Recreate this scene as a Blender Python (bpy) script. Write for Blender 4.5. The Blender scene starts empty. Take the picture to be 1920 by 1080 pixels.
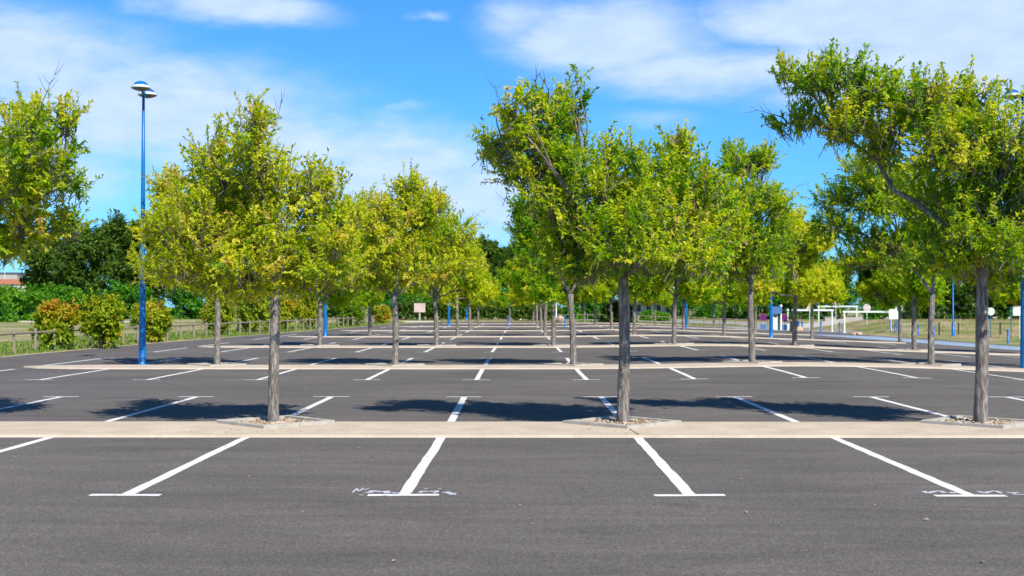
import bpy, bmesh, math, random
import numpy as np
from mathutils import Vector, Matrix

# ------------------------------------------------------------------ camera, sky, sun
scene = bpy.context.scene
FPX, HX, HY, CAMH = 2350.0, 975.0, 575.0, 1.68      # focal length in photo pixels, vanishing point, eye height
cam_data = bpy.data.cameras.new('camera')
cam = bpy.data.objects.new('camera', cam_data)
scene.collection.objects.link(cam)
cam.location = (0, 0, CAMH)
cam.rotation_euler = (math.radians(90) + math.atan(35 / FPX), 0, math.atan(15 / FPX))
cam_data.sensor_width = 36
cam_data.lens = FPX / 1920 * 36
cam_data.clip_end = 3000
cam_data.dof.use_dof = True
cam_data.dof.focus_distance = 18
cam_data.dof.aperture_fstop = 3.2
scene.camera = cam

SUN_EL, SUN_AZ = math.radians(44), math.radians(150)     # azimuth clockwise from +Y (behind the camera, to the right)
sd = bpy.data.lights.new('sun', 'SUN')
sd.energy = 5.0
sd.angle = math.radians(0.5)
sd.color = (1.0, 0.935, 0.83)
sun = bpy.data.objects.new('sun', sd)
scene.collection.objects.link(sun)
sv = Vector((math.sin(SUN_AZ) * math.cos(SUN_EL), math.cos(SUN_AZ) * math.cos(SUN_EL), math.sin(SUN_EL)))
sun.rotation_euler = sv.to_track_quat('Z', 'Y').to_euler()
sun.location = sv * 60

world = bpy.data.worlds.new('World')
scene.world = world
world.use_nodes = True


def nd(nt, typ, **kw):
    n = nt.nodes.new(typ)
    for k, v in kw.items():
        setattr(n, k, v)
    return n


def M_(nt, op, a, b=None, c=None, clamp=False):
    n = nt.nodes.new('ShaderNodeMath')
    n.operation = op
    n.use_clamp = clamp
    for i, v in enumerate((a, b, c)):
        if v is None:
            continue
        if isinstance(v, (int, float)):
            n.inputs[i].default_value = v
        else:
            nt.links.new(v, n.inputs[i])
    return n.outputs[0]


def build_world():
    nt = world.node_tree
    L = nt.links
    bg = nt.nodes['Background']
    sky = nd(nt, 'ShaderNodeTexSky', sky_type='NISHITA')
    sky.sun_disc = False
    sky.sun_elevation = SUN_EL
    sky.sun_rotation = SUN_AZ
    sky.air_density = 1.0
    sky.dust_density = 0.3
    sky.ozone_density = 3.0
    tint = nd(nt, 'ShaderNodeMix', data_type='RGBA', blend_type='MULTIPLY')
    tint.inputs[0].default_value = 1.0
    tint.inputs[7].default_value = (0.36, 0.90, 1.56, 1)
    L.new(sky.outputs[0], tint.inputs[6])
    tc = nd(nt, 'ShaderNodeTexCoord')
    sp = nd(nt, 'ShaderNodeSeparateXYZ')
    L.new(tc.outputs['Generated'], sp.inputs[0])
    X, Y, Z = sp.outputs
    u = M_(nt, 'ARCTAN2', X, Y)
    v = M_(nt, 'ARCSINE', Z)
    # a warped copy of the angles so cloud edges are ragged
    cu = nd(nt, 'ShaderNodeCombineXYZ')
    L.new(M_(nt, 'MULTIPLY', u, 1.0), cu.inputs[0])
    L.new(M_(nt, 'MULTIPLY', v, 2.6), cu.inputs[1])
    n1 = nd(nt, 'ShaderNodeTexNoise')
    n1.inputs['Scale'].default_value = 5.5
    n1.inputs['Detail'].default_value = 9
    n1.inputs['Roughness'].default_value = 0.6
    n1.inputs['Distortion'].default_value = 0.5
    L.new(cu.outputs[0], n1.inputs['Vector'])
    n2 = nd(nt, 'ShaderNodeTexNoise')
    n2.inputs['Scale'].default_value = 26
    n2.inputs['Detail'].default_value = 6
    n2.inputs['Roughness'].default_value = 0.55
    L.new(cu.outputs[0], n2.inputs['Vector'])
    w1 = M_(nt, 'MULTIPLY', M_(nt, 'SUBTRACT', n1.outputs[0], 0.5), 0.10)
    uu = M_(nt, 'ADD', u, w1)
    sepc = nd(nt, 'ShaderNodeSeparateColor')
    L.new(n1.outputs[1], sepc.inputs[0])
    vv = M_(nt, 'ADD', v, M_(nt, 'MULTIPLY', M_(nt, 'SUBTRACT', sepc.outputs[1], 0.5), 0.035))
    blobs = [(-.213, .231, .062, .0125, 1.0), (-.40, .188, .12, .034, .95), (-.30, .150, .15, .042, .95),
             (-.20, .125, .13, .036, .9), (-.11, .108, .11, .034, .9), (-.03, .085, .08, .036, .85),
             (-.34, .100, .07, .032, .55), (-.095, .155, .035, .006, .45),
             (.00, .225, .035, .022, .6), (.075, .212, .08, .030, .95), (.15, .186, .11, .022, .9),
             (.25, .222, .13, .022, .9), (.27, .185, .13, .028, .85), (.37, .195, .13, .065, 1.0), (.10, .148, .05, .010, .5),
             (-.07, .232, .02, .006, .5)]
    tot = None
    for bu, bv, su, s2, a in blobs:
        du = M_(nt, 'DIVIDE', M_(nt, 'SUBTRACT', uu, bu), su)
        dv = M_(nt, 'DIVIDE', M_(nt, 'SUBTRACT', vv, bv), s2)
        r2 = M_(nt, 'ADD', M_(nt, 'MULTIPLY', du, du), M_(nt, 'MULTIPLY', dv, dv))
        g = M_(nt, 'MULTIPLY', M_(nt, 'EXPONENT', M_(nt, 'MULTIPLY', r2, -0.8)), a)
        tot = g if tot is None else M_(nt, 'MAXIMUM', tot, g)
    behind = M_(nt, 'MULTIPLY', M_(nt, 'GREATER_THAN', M_(nt, 'ABSOLUTE', u), 0.7), 0.12)
    tot = M_(nt, 'MAXIMUM', tot, behind)
    f = M_(nt, 'ADD', M_(nt, 'MULTIPLY', M_(nt, 'SUBTRACT', n1.outputs[0], 0.5), 1.3),
           M_(nt, 'MULTIPLY', M_(nt, 'SUBTRACT', n2.outputs[0], 0.5), 0.55))
    d = M_(nt, 'ADD', tot, M_(nt, 'MULTIPLY', f, M_(nt, 'ADD', M_(nt, 'MULTIPLY', tot, 0.8), 0.18)))
    mr = nd(nt, 'ShaderNodeMapRange', interpolation_type='SMOOTHSTEP')
    mr.inputs[1].default_value = 0.14
    mr.inputs[2].default_value = 0.86
    L.new(d, mr.inputs[0])
    dens = M_(nt, 'MULTIPLY', mr.outputs[0], 0.86)
    cloudc = nd(nt, 'ShaderNodeMix', data_type='RGBA')
    L.new(M_(nt, 'MULTIPLY_ADD', n2.outputs[0], 1.4, -0.2, clamp=True), cloudc.inputs[0])
    cloudc.inputs[6].default_value = (4.5, 6.0, 8.9, 1)
    cloudc.inputs[7].default_value = (6.6, 7.7, 9.9, 1)
    mix = nd(nt, 'ShaderNodeMix', data_type='RGBA')
    L.new(dens, mix.inputs[0])
    L.new(tint.outputs[2], mix.inputs[6])
    L.new(cloudc.outputs[2], mix.inputs[7])
    # a clear sky deepens towards the zenith
    zr = nd(nt, 'ShaderNodeMapRange', interpolation_type='SMOOTHSTEP')
    zr.inputs[1].default_value = math.radians(14)
    zr.inputs[2].default_value = math.radians(48)
    zr.inputs[3].default_value = 1.0
    zr.inputs[4].default_value = 0.38
    L.new(v, zr.inputs[0])
    zs = nd(nt, 'ShaderNodeVectorMath', operation='SCALE')
    L.new(mix.outputs[2], zs.inputs[0])
    L.new(zr.outputs[0], zs.inputs['Scale'])
    L.new(zs.outputs[0], bg.inputs['Color'])
    bg.inputs['Strength'].default_value = 0.10


build_world()
vs = scene.view_settings
vs.view_transform = 'Standard'
vs.look = 'None'
vs.exposure = 0.3
vs.gamma = 1.0
vs.use_curve_mapping = False
scene.cycles.max_bounces = 8
scene.cycles.diffuse_bounces = 5
scene.cycles.transmission_bounces = 6

rng = np.random.default_rng(7)
random.seed(5)
COL = scene.collection


# ------------------------------------------------------------------ terrain and helpers
def sp_(x, k=0.6):
    x = np.asarray(x, float)
    return np.logaddexp(0, x / k) * k


def sst(a, b, x):
    t = np.clip((np.asarray(x, float) - a) / (b - a), 0, 1)
    return t * t * (3 - 2 * t)


def gz(x, y):
    x = np.asarray(x, float)
    y = np.asarray(y, float)
    z = 0.08 * np.exp(-((x - 7.5) / 3.6) ** 2) * sst(22, 32, y)
    z = z - 0.035 * (sp_(x - 11.3) - sp_(x - 31))
    z = z + 0.013 * (sp_(y - 142, 4) - sp_(y - 186, 5))
    z = z + 1.05 * sst(27, 35, x - (y - 100) * 0.05) * sst(93, 119, y) * (1 - .8 * sst(127, 142, y))
    z = z - 0.10 * sst(-17.5, -21, x) * (1 - sst(100, 120, y))
    return z


def gzf(x, y):
    return float(gz(x, y))


def at(px, Z):
    X = (px - HX) / FPX * Z
    return X, Z


def unp(px, py, dz=0.0):
    Z = (CAMH - dz) * FPX / (py - HY)
    return (px - HX) / FPX * Z, Z


def mat(name, col=(.5, .5, .5), rough=.6, metal=0.0, spec=0.5):
    m = bpy.data.materials.new(name)
    m.use_nodes = True
    b = m.node_tree.nodes['Principled BSDF']
    b.inputs['Base Color'].default_value = (*col, 1)
    b.inputs['Roughness'].default_value = rough
    b.inputs['Metallic'].default_value = metal
    b.inputs['Specular IOR Level'].default_value = spec
    return m


def noise_mat(name, stops, scale=5, detail=6, rough=.9, stretch=(1, 1, 1), bump=0.0, bscale=None, fine=0.0, fscale=200, coord='Object', rn=0.6, spec=.3):
    """colour ramp over noise + optional fine speckle + bump, in world/object metres"""
    m = mat(name, rough=rough, spec=spec)
    nt = m.node_tree
    L = nt.links
    b = nt.nodes['Principled BSDF']
    tc = nd(nt, 'ShaderNodeTexCoord')
    mp = nd(nt, 'ShaderNodeMapping')
    mp.inputs['Scale'].default_value = stretch
    L.new(tc.outputs[coord], mp.inputs[0])
    n = nd(nt, 'ShaderNodeTexNoise')
    n.inputs['Scale'].default_value = scale
    n.inputs['Detail'].default_value = detail
    n.inputs['Roughness'].default_value = rn
    L.new(mp.outputs[0], n.inputs['Vector'])
    r = nd(nt, 'ShaderNodeValToRGB')
    e = r.color_ramp.elements
    while len(e) < len(stops):
        e.new(0.5)
    for i, (p, c) in enumerate(stops):
        e[i].position = p
        e[i].color = (*c, 1)
    L.new(n.outputs[0], r.inputs[0])
    out = r.outputs[0]
    nf = None
    if fine:
        nf = nd(nt, 'ShaderNodeTexNoise')
        nf.inputs['Scale'].default_value = fscale
        nf.inputs['Detail'].default_value = 2
        L.new(tc.outputs[coord], nf.inputs['Vector'])
        k = M_(nt, 'MULTIPLY_ADD', M_(nt, 'SUBTRACT', nf.outputs[0], .5), fine, 1.0)
        mm = nd(nt, 'ShaderNodeVectorMath', operation='SCALE')
        L.new(out, mm.inputs[0])
        L.new(k, mm.inputs['Scale'])
        out = mm.outputs[0]
    L.new(out, b.inputs['Base Color'])
    if bump:
        bp = nd(nt, 'ShaderNodeBump')
        bp.inputs['Strength'].default_value = bump
        bp.inputs['Distance'].default_value = .01
        if bscale:
            nb = nd(nt, 'ShaderNodeTexNoise')
            nb.inputs['Scale'].default_value = bscale
            nb.inputs['Detail'].default_value = 4
            L.new(mp.outputs[0], nb.inputs['Vector'])
            L.new(nb.outputs[0], bp.inputs['Height'])
        else:
            L.new(n.outputs[0], bp.inputs['Height'])
        L.new(bp.outputs[0], b.inputs['Normal'])
    return m


def asphalt_mat():
    m = mat('asphalt', rough=.88, spec=.25)
    nt = m.node_tree
    L = nt.links
    b = nt.nodes['Principled BSDF']
    tc = nd(nt, 'ShaderNodeTexCoord')
    big = nd(nt, 'ShaderNodeTexNoise')
    big.inputs['Scale'].default_value = 0.28
    big.inputs['Detail'].default_value = 5
    L.new(tc.outputs['Object'], big.inputs['Vector'])
    mp = nd(nt, 'ShaderNodeMapping')
    mp.inputs['Scale'].default_value = (.35, 1.6, 1)
    mp.inputs['Rotation'].default_value = (0, 0, .15)
    L.new(tc.outputs['Object'], mp.inputs[0])
    str_ = nd(nt, 'ShaderNodeTexNoise')
    str_.inputs['Scale'].default_value = 1.1
    str_.inputs['Detail'].default_value = 7
    str_.inputs['Distortion'].default_value = 1.2
    L.new(mp.outputs[0], str_.inputs['Vector'])
    r = nd(nt, 'ShaderNodeValToRGB')
    e = r.color_ramp.elements
    e[0].position = .36
    e[0].color = (.107, .101, .091, 1)
    e[1].position = .66
    e[1].color = (.172, .159, .143, 1)
    L.new(M_(nt, 'ADD', M_(nt, 'MULTIPLY', big.outputs[0], .5), M_(nt, 'MULTIPLY', str_.outputs[0], .5)), r.inputs[0])
    # pale dusty scuffs
    sc = nd(nt, 'ShaderNodeTexNoise')
    sc.inputs['Scale'].default_value = .75
    sc.inputs['Detail'].default_value = 8
    sc.inputs['Roughness'].default_value = .7
    sc.inputs['Distortion'].default_value = 2.2
    L.new(mp.outputs[0], sc.inputs['Vector'])
    mr = nd(nt, 'ShaderNodeMapRange')
    mr.inputs[1].default_value = .55
    mr.inputs[2].default_value = .75
    L.new(sc.outputs[0], mr.inputs[0])
    mx = nd(nt, 'ShaderNodeMix', data_type='RGBA')
    L.new(M_(nt, 'MULTIPLY', mr.outputs[0], .55), mx.inputs[0])
    L.new(r.outputs[0], mx.inputs[6])
    mx.inputs[7].default_value = (.235, .19, .175, 1)
    # small dark oil drips, in the middle of bays
    oi = nd(nt, 'ShaderNodeTexVoronoi')
    oi.inputs['Scale'].default_value = .55
    L.new(tc.outputs['Object'], oi.inputs['Vector'])
    on = nd(nt, 'ShaderNodeTexNoise')
    on.inputs['Scale'].default_value = 6
    on.inputs['Detail'].default_value = 5
    L.new(tc.outputs['Object'], on.inputs['Vector'])
    oq = nd(nt, 'ShaderNodeMapRange')
    oq.inputs[1].default_value = .16
    oq.inputs[2].default_value = .05
    L.new(M_(nt, 'ADD', oi.outputs['Distance'], M_(nt, 'MULTIPLY', M_(nt, 'SUBTRACT', on.outputs[0], .42), .35)), oq.inputs[0])
    oil = nd(nt, 'ShaderNodeMix', data_type='RGBA')
    L.new(M_(nt, 'MULTIPLY', oq.outputs[0], .38), oil.inputs[0])
    L.new(mx.outputs[2], oil.inputs[6])
    oil.inputs[7].default_value = (.05, .047, .045, 1)
    mx = oil
    # aggregate speckle
    vo = nd(nt, 'ShaderNodeTexVoronoi')
    vo.inputs['Scale'].default_value = 95
    L.new(tc.outputs['Object'], vo.inputs['Vector'])
    sep = nd(nt, 'ShaderNodeSeparateColor')
    L.new(vo.outputs['Color'], sep.inputs[0])
    f2 = nd(nt, 'ShaderNodeTexNoise')
    f2.inputs['Scale'].default_value = 34
    f2.inputs['Detail'].default_value = 3
    L.new(tc.outputs['Object'], f2.inputs['Vector'])
    k = M_(nt, 'ADD', M_(nt, 'MULTIPLY_ADD', sep.outputs[0], .62, .62), M_(nt, 'MULTIPLY', M_(nt, 'SUBTRACT', f2.outputs[0], .5), .55))
    # rare bright stones
    br = M_(nt, 'MULTIPLY', M_(nt, 'GREATER_THAN', sep.outputs[1], .965), .8)
    k = M_(nt, 'ADD', k, br)
    hv = nd(nt, 'ShaderNodeMix', data_type='RGBA')
    hv.inputs[6].default_value = (1.08, .98, .94, 1)
    hv.inputs[7].default_value = (.94, 1.0, 1.06, 1)
    L.new(sep.outputs[2], hv.inputs[0])
    mul = nd(nt, 'ShaderNodeMix', data_type='RGBA', blend_type='MULTIPLY')
    mul.inputs[0].default_value = 1
    L.new(mx.outputs[2], mul.inputs[6])
    L.new(hv.outputs[2], mul.inputs[7])
    s = nd(nt, 'ShaderNodeVectorMath', operation='SCALE')
    L.new(mul.outputs[2], s.inputs[0])
    L.new(k, s.inputs['Scale'])
    L.new(s.outputs[0], b.inputs['Base Color'])
    bp = nd(nt, 'ShaderNodeBump')
    bp.inputs['Strength'].default_value = .35
    bp.inputs['Distance'].default_value = .004
    L.new(vo.outputs['Distance'], bp.inputs['Height'])
    L.new(bp.outputs[0], b.inputs['Normal'])
    return m


def leaf_mat(name, stops, trans=.54, rough=.5):
    m = bpy.data.materials.new(name)
    m.use_nodes = True
    nt = m.node_tree
    L = nt.links
    b = nt.nodes['Principled BSDF']
    out = nt.nodes['Material Output']
    a = nd(nt, 'ShaderNodeAttribute', attribute_name='tone')
    r = nd(nt, 'ShaderNodeValToRGB')
    e = r.color_ramp.elements
    while len(e) < len(stops):
        e.new(.5)
    for i, (p, c) in enumerate(stops):
        e[i].position = p
        e[i].color = (*c, 1)
    L.new(a.outputs['Fac'], r.inputs[0])
    L.new(r.outputs[0], b.inputs['Base Color'])
    b.inputs['Roughness'].default_value = rough
    b.inputs['Specular IOR Level'].default_value = .35
    t = nd(nt, 'ShaderNodeBsdfTranslucent')
    hs = nd(nt, 'ShaderNodeMix', data_type='RGBA', blend_type='MULTIPLY')
    hs.inputs[0].default_value = 1
    hs.inputs[7].default_value = (1.2, 1.35, .5, 1)
    L.new(r.outputs[0], hs.inputs[6])
    L.new(hs.outputs[2], t.inputs[0])
    mx = nd(nt, 'ShaderNodeMixShader')
    mx.inputs[0].default_value = trans
    L.new(b.outputs[0], mx.inputs[1])
    L.new(t.outputs[0], mx.inputs[2])
    L.new(mx.outputs[0], out.inputs[0])
    return m


def white_mat(name, col, worn=.35, wscale=9):
    """road paint: worn patches where the asphalt shows"""
    m = mat(name, col, .75, spec=.3)
    nt = m.node_tree
    L = nt.links
    b = nt.nodes['Principled BSDF']
    tc = nd(nt, 'ShaderNodeTexCoord')
    n = nd(nt, 'ShaderNodeTexNoise')
    n.inputs['Scale'].default_value = wscale
    n.inputs['Detail'].default_value = 8
    n.inputs['Roughness'].default_value = .75
    L.new(tc.outputs['Object'], n.inputs['Vector'])
    mr = nd(nt, 'ShaderNodeMapRange')
    mr.inputs[1].default_value = .46 + .25 * worn
    mr.inputs[2].default_value = .58 + .25 * worn
    mr.inputs[3].default_value = 0
    mr.inputs[4].default_value = 1
    L.new(n.outputs[0], mr.inputs[0])
    mx = nd(nt, 'ShaderNodeMix', data_type='RGBA')
    mx.inputs[6].default_value = (*col, 1)
    mx.inputs[7].default_value = (.2, .185, .18, 1)
    L.new(M_(nt, 'MULTIPLY', mr.outputs[0], .85 if worn < .5 else .6), mx.inputs[0])
    # slight dirt
    n2 = nd(nt, 'ShaderNodeTexNoise')
    n2.inputs['Scale'].default_value = 2.5
    n2.inputs['Detail'].default_value = 4
    L.new(tc.outputs['Object'], n2.inputs['Vector'])
    s = nd(nt, 'ShaderNodeVectorMath', operation='SCALE')
    L.new(mx.outputs[2], s.inputs[0])
    L.new(M_(nt, 'MULTIPLY_ADD', n2.outputs[0], .3, .82), s.inputs['Scale'])
    L.new(s.outputs[0], b.inputs['Base Color'])
    return m


TREE_STOPS = [(0.0, (.035, .15, .005)), (.25, (.16, .37, .006)), (.5, (.47, .56, .008)), (.72, (.72, .67, .030)), (.90, (.76, .60, .14)), (1.0, (.60, .34, .11))]
mt = dict(
    asphalt=asphalt_mat(),
    strip=noise_mat('pale_aggregate', [(.3, (.49, .405, .315)), (.7, (.63, .53, .42))], scale=1.6, fine=.75, fscale=70, rough=.9, bump=.4, bscale=90),
    kerb=noise_mat('concrete_kerb', [(.3, (.36, .34, .29)), (.7, (.5, .47, .41))], scale=6, fine=.5, fscale=120, rough=.9, bump=.3, bscale=60),
    white=white_mat('road_paint', (.80, .80, .78), .4),
    faint=white_mat('faded_road_paint', (.42, .41, .40), .05, 14),
    chalk=white_mat('chalky_paint', (.55, .58, .64), .6, 16),
    bluepaint=white_mat('blue_road_paint', (.30, .42, .56), .2, 1.2),
    plum=mat('faded_plum', (.28, .02, .10), .45),
    seam=mat('seam_tar', (.045, .042, .04), .7),
    joint=mat('joint_sealant', (.12, .09, .06), .9),
    tan=noise_mat('tan_surfacing', [(.3, (.30, .22, .15)), (.7, (.46, .36, .26))], scale=.8, fine=.4, fscale=30),
    pale=noise_mat('pale_path', [(.3, (.60, .53, .45)), (.7, (.78, .71, .62))], scale=.5, fine=.3, fscale=20),
    paleroad=noise_mat('pale_road', [(.3, (.27, .265, .25)), (.7, (.36, .35, .33))], scale=.4, fine=.3, fscale=20),
    bark=noise_mat('bark', [(.30, (.04, .033, .027)), (.49, (.17, .148, .128)), (.66, (.40, .365, .32))], scale=8, detail=9, stretch=(3.4, 3.4, .7), bump=1.0, bscale=11, fine=.5, fscale=70, rn=.7),
    twig=noise_mat('twig_bark', [(.3, (.10, .075, .055)), (.7, (.27, .22, .18))], scale=6),
    darkbark=noise_mat('dark_bark', [(.3, (.03, .024, .02)), (.7, (.09, .075, .06))], scale=5, stretch=(3, 3, .5), bump=.6),
    leaf=leaf_mat('ash_leaf', TREE_STOPS),
    darkleaf=leaf_mat('dark_leaf', [(0, (.03, .085, .008)), (.5, (.09, .175, .015)), (1, (.24, .30, .03))], .32),
    hedge=leaf_mat('hedge_leaf', [(0, (.02, .10, .006)), (.5, (.07, .26, .012)), (1, (.22, .42, .02))], .35),
    shrub=leaf_mat('shrub_leaf', [(0, (.03, .11, .006)), (.3, (.16, .30, .01)), (.55, (.42, .46, .015)), (.75, (.58, .36, .03)), (1, (.60, .17, .04))], .35),
    grassb=leaf_mat('grass_blade', [(0, (.06, .20, .012)), (.4, (.18, .32, .03)), (.7, (.40, .36, .14)), (1, (.55, .43, .24))], .35),
    ground=noise_mat('ground_grass', [(.32, (.08, .18, .02)), (.46, (.22, .24, .07)), (.60, (.44, .34, .20))], scale=.22, detail=9, fine=.8, fscale=9, bump=.5, bscale=6),
    blue=noise_mat('blue_paint', [(.3, (.002, .11, .36)), (.7, (.003, .17, .47))], scale=1.3, rough=.38, stretch=(1, 1, .5), spec=.5),
    tealp=mat('teal_paint', (.005, .16, .28), .4),
    cream=mat('cream_enamel', (.62, .66, .58), .35),
    lens=mat('grey_diffuser', (.16, .16, .13), .25),
    whitep=noise_mat('white_enamel', [(.3, (.60, .66, .62)), (.7, (.74, .78, .74))], scale=4, rough=.5),
    wood=noise_mat('weathered_wood', [(.3, (.17, .14, .10)), (.7, (.36, .31, .24))], scale=6, stretch=(4, 4, .6), bump=.5),
    pebble=noise_mat('pebble', [(.35, (.22, .13, .07)), (.5, (.42, .31, .21)), (.65, (.66, .57, .47))], scale=17, detail=1, coord='Object', rough=.8),
    soil=noise_mat('soil', [(.3, (.10, .065, .04)), (.7, (.24, .17, .11))], scale=20, bump=.5),
    dark=mat('dark_metal', (.03, .035, .04), .6),
    glass=mat('window_glass', (.03, .04, .05), .1, spec=.8),
    render=noise_mat('house_render', [(.3, (.58, .53, .47)), (.7, (.7, .66, .6))], scale=.6),
    render2=noise_mat('grey_render', [(.3, (.40, .37, .35)), (.7, (.5, .46, .43))], scale=.6),
    tile=noise_mat('terracotta', [(.3, (.36, .13, .07)), (.7, (.5, .22, .13))], scale=3, stretch=(1, 6, 1), bump=.6),
    roofgrey=mat('grey_roof', (.10, .13, .17), .5),
    red=mat('red_enamel', (.55, .03, .03), .4),
    pink=mat('sun_bleached_sign', (.62, .44, .42), .5),
    signpink=noise_mat('faded_map', [(.35, (.52, .36, .33)), (.65, (.66, .53, .48))], scale=2.2),
    purple=mat('no_parking_blue', (.10, .01, .12), .4),
    signblue=mat('plate_blue', (.08, .17, .36), .4),
    rust=mat('rust_board', (.30, .08, .04), .6),
    stone=noise_mat('sandstone', [(.3, (.42, .28, .18)), (.7, (.6, .44, .3))], scale=4, bump=.6),
    fallen=leaf_mat('fallen_leaf', [(0, (.55, .48, .40)), (.5, (.5, .36, .2)), (1, (.05, .04, .03))], .1),
)


def mesh_obj(name, V, F, m, parent=None, smooth=False, tone=None, loc=None):
    me = bpy.data.meshes.new(name)
    V = np.asarray(V, dtype=np.float32).reshape(-1, 3)
    if isinstance(F, np.ndarray):
        k = F.shape[1]
        nf = len(F)
        me.vertices.add(len(V))
        me.vertices.foreach_set('co', V.ravel())
        me.loops.add(nf * k)
        me.loops.foreach_set('vertex_index', F.astype(np.int32).ravel())
        me.polygons.add(nf)
        me.polygons.foreach_set('loop_start', np.arange(0, nf * k, k, dtype=np.int32))
        me.polygons.foreach_set('loop_total', np.full(nf, k, dtype=np.int32))
    else:
        me.from_pydata([tuple(map(float, v)) for v in V], [], F)
    if tone is not None:
        at_ = me.attributes.new('tone', 'FLOAT', 'POINT')
        at_.data.foreach_set('value', np.asarray(tone, dtype=np.float32))
    me.update(calc_edges=True)
    me.validate()
    if smooth:
        me.polygons.foreach_set('use_smooth', np.ones(len(me.polygons), dtype=bool))
    me.materials.append(m)
    o = bpy.data.objects.new(name, me)
    COL.objects.link(o)
    if parent:
        o.parent = parent
    if loc is not None:
        o.location = loc
    return o


def thing(name, label, cat, loc=(0, 0, 0), rz=0.0, group=None, scale=None):
    o = bpy.data.objects.new(name, None)
    o.empty_display_size = .2
    COL.objects.link(o)
    o.location = loc
    o.rotation_euler = (0, 0, rz)
    if scale:
        o.scale = scale
    o['label'] = label
    o['category'] = cat
    if group:
        o['group'] = group
    return o


def struct(o):
    o['kind'] = 'structure'
    return o


def copy_thing(root, loc, rz, label, scale=None, group=None):
    r = root.copy()
    COL.objects.link(r)
    r.location = loc
    r.rotation_euler = (0, 0, rz)
    if scale:
        r.scale = scale
    r['label'] = label
    if group:
        r['group'] = group
    for ch in list(root.children):
        c = ch.copy()
        COL.objects.link(c)
        c.parent = r
        for g in ch.children:
            d = g.copy()
            COL.objects.link(d)
            d.parent = c
    return r


class MB:
    def __init__(s):
        s.V, s.F, s.n = [], [], 0

    def add(s, V, F):
        s.V.append(np.asarray(V, float).reshape(-1, 3))
        s.F += [tuple(i + s.n for i in f) for f in F]
        s.n += len(s.V[-1])

    def box(s, cx, cy, cz, sx, sy, sz, rz=0.0):
        v = []
        c, n = math.cos(rz), math.sin(rz)
        for a in (-.5, .5):
            for b in (-.5, .5):
                for d in (-.5, .5):
                    x, y = a * sx, b * sy
                    v.append((cx + x * c - y * n, cy + x * n + y * c, cz + d * sz))
        s.add(v, [(0, 1, 3, 2), (4, 6, 7, 5), (0, 4, 5, 1), (2, 3, 7, 6), (0, 2, 6, 4), (1, 5, 7, 3)])

    def tube(s, pts, rad, n=8, cap=True):
        V, F = tube_arr(pts, rad, n, cap)
        s.add(V, F)

    def lathe(s, prof, n=24, c=(0, 0, 0)):
        V, F = [], []
        for r, z in prof:
            for k in range(n):
                a = 2 * math.pi * k / n
                V.append((c[0] + r * math.cos(a), c[1] + r * math.sin(a), c[2] + z))
        for i in range(len(prof) - 1):
            for k in range(n):
                k2 = (k + 1) % n
                F.append((i * n + k, i * n + k2, (i + 1) * n + k2, (i + 1) * n + k))
        s.add(V, F)

    def build(s, name, m, parent=None, smooth=False, loc=None):
        return mesh_obj(name, np.vstack(s.V), s.F, m, parent, smooth, loc=loc)


def tube_arr(pts, rad, n=8, cap=True, fiss=0.0, seed=0):
    pts = [Vector(p) for p in pts]
    V, F = [], []
    up = Vector((0.02, 1, 0.03)).normalized()
    r_ = np.random.default_rng(seed)
    ph = r_.random(n) * 6
    for i, p in enumerate(pts):
        d = (pts[min(i + 1, len(pts) - 1)] - pts[max(i - 1, 0)])
        d = d.normalized() if d.length > 1e-6 else Vector((0, 0, 1))
        a = d.cross(up)
        if a.length < 1e-4:
            a = d.cross(Vector((1, 0, 0)))
        a.normalize()
        b = d.cross(a).normalized()
        for k in range(n):
            t = 2 * math.pi * k / n
            rr = rad[i]
            if fiss:
                rr *= 1 + fiss * math.sin(ph[k] + i * .9) * (1 if k % 2 else -.6) + fiss * .5 * (r_.random() - .5)
            V.append(p + a * (math.cos(t) * rr) + b * (math.sin(t) * rr))
    m = len(pts)
    for i in range(m - 1):
        for k in range(n):
            k2 = (k + 1) % n
            F.append((i * n + k, i * n + k2, (i + 1) * n + k2, (i + 1) * n + k))
    if cap:
        F.append(tuple(range(n))[::-1])
        F.append(tuple((m - 1) * n + k for k in range(n)))
    return V, F


# ------------------------------------------------------------------ ground sheets
def sheet(name, x0f, x1f, ys, nx, m, dz, thick=0.0, uniform=None):
    """ribbon over y rows with x limits given by functions, laid dz above the terrain"""
    V, F = [], []
    for y in ys:
        a, b = x0f(y), x1f(y)
        xs = np.linspace(a, b, nx)
        z = gz(xs, np.full(nx, y)) + dz
        V.append(np.stack([xs, np.full(nx, y), z], 1))
    V = np.vstack(V)
    ny = len(ys)
    idx = np.arange(ny * nx).reshape(ny, nx)
    F = np.stack([idx[:-1, :-1], idx[:-1, 1:], idx[1:, 1:], idx[1:, :-1]], -1).reshape(-1, 4)
    return mesh_obj(name, V, F, m, smooth=True)


def build_ground():
    xs = np.unique(np.concatenate([np.linspace(-900, -60, 30), np.arange(-60, 80, 1.0), np.linspace(80, 900, 30)]))
    ys = np.unique(np.concatenate([np.linspace(-60, 4, 10), np.arange(4, 170, 1.0), np.linspace(170, 340, 60), np.linspace(340, 1500, 30)]))
    X, Y = np.meshgrid(xs, ys)
    Z = gz(X, Y)
    # dig the sheet under the asphalt so that nothing pokes through
    V = np.stack([X, Y, Z], -1).reshape(-1, 3)
    inside = (V[:, 0] > -15) & (V[:, 0] < 26) & (V[:, 1] < 118)
    V[inside, 2] -= .06
    ny, nx = X.shape
    idx = np.arange(ny * nx).reshape(ny, nx)
    F = np.stack([idx[:-1, :-1], idx[:-1, 1:], idx[1:, 1:], idx[1:, :-1]], -1).reshape(-1, 4)
    struct(mesh_obj('ground', V, F, mt['ground'], smooth=True))


build_ground()

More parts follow.
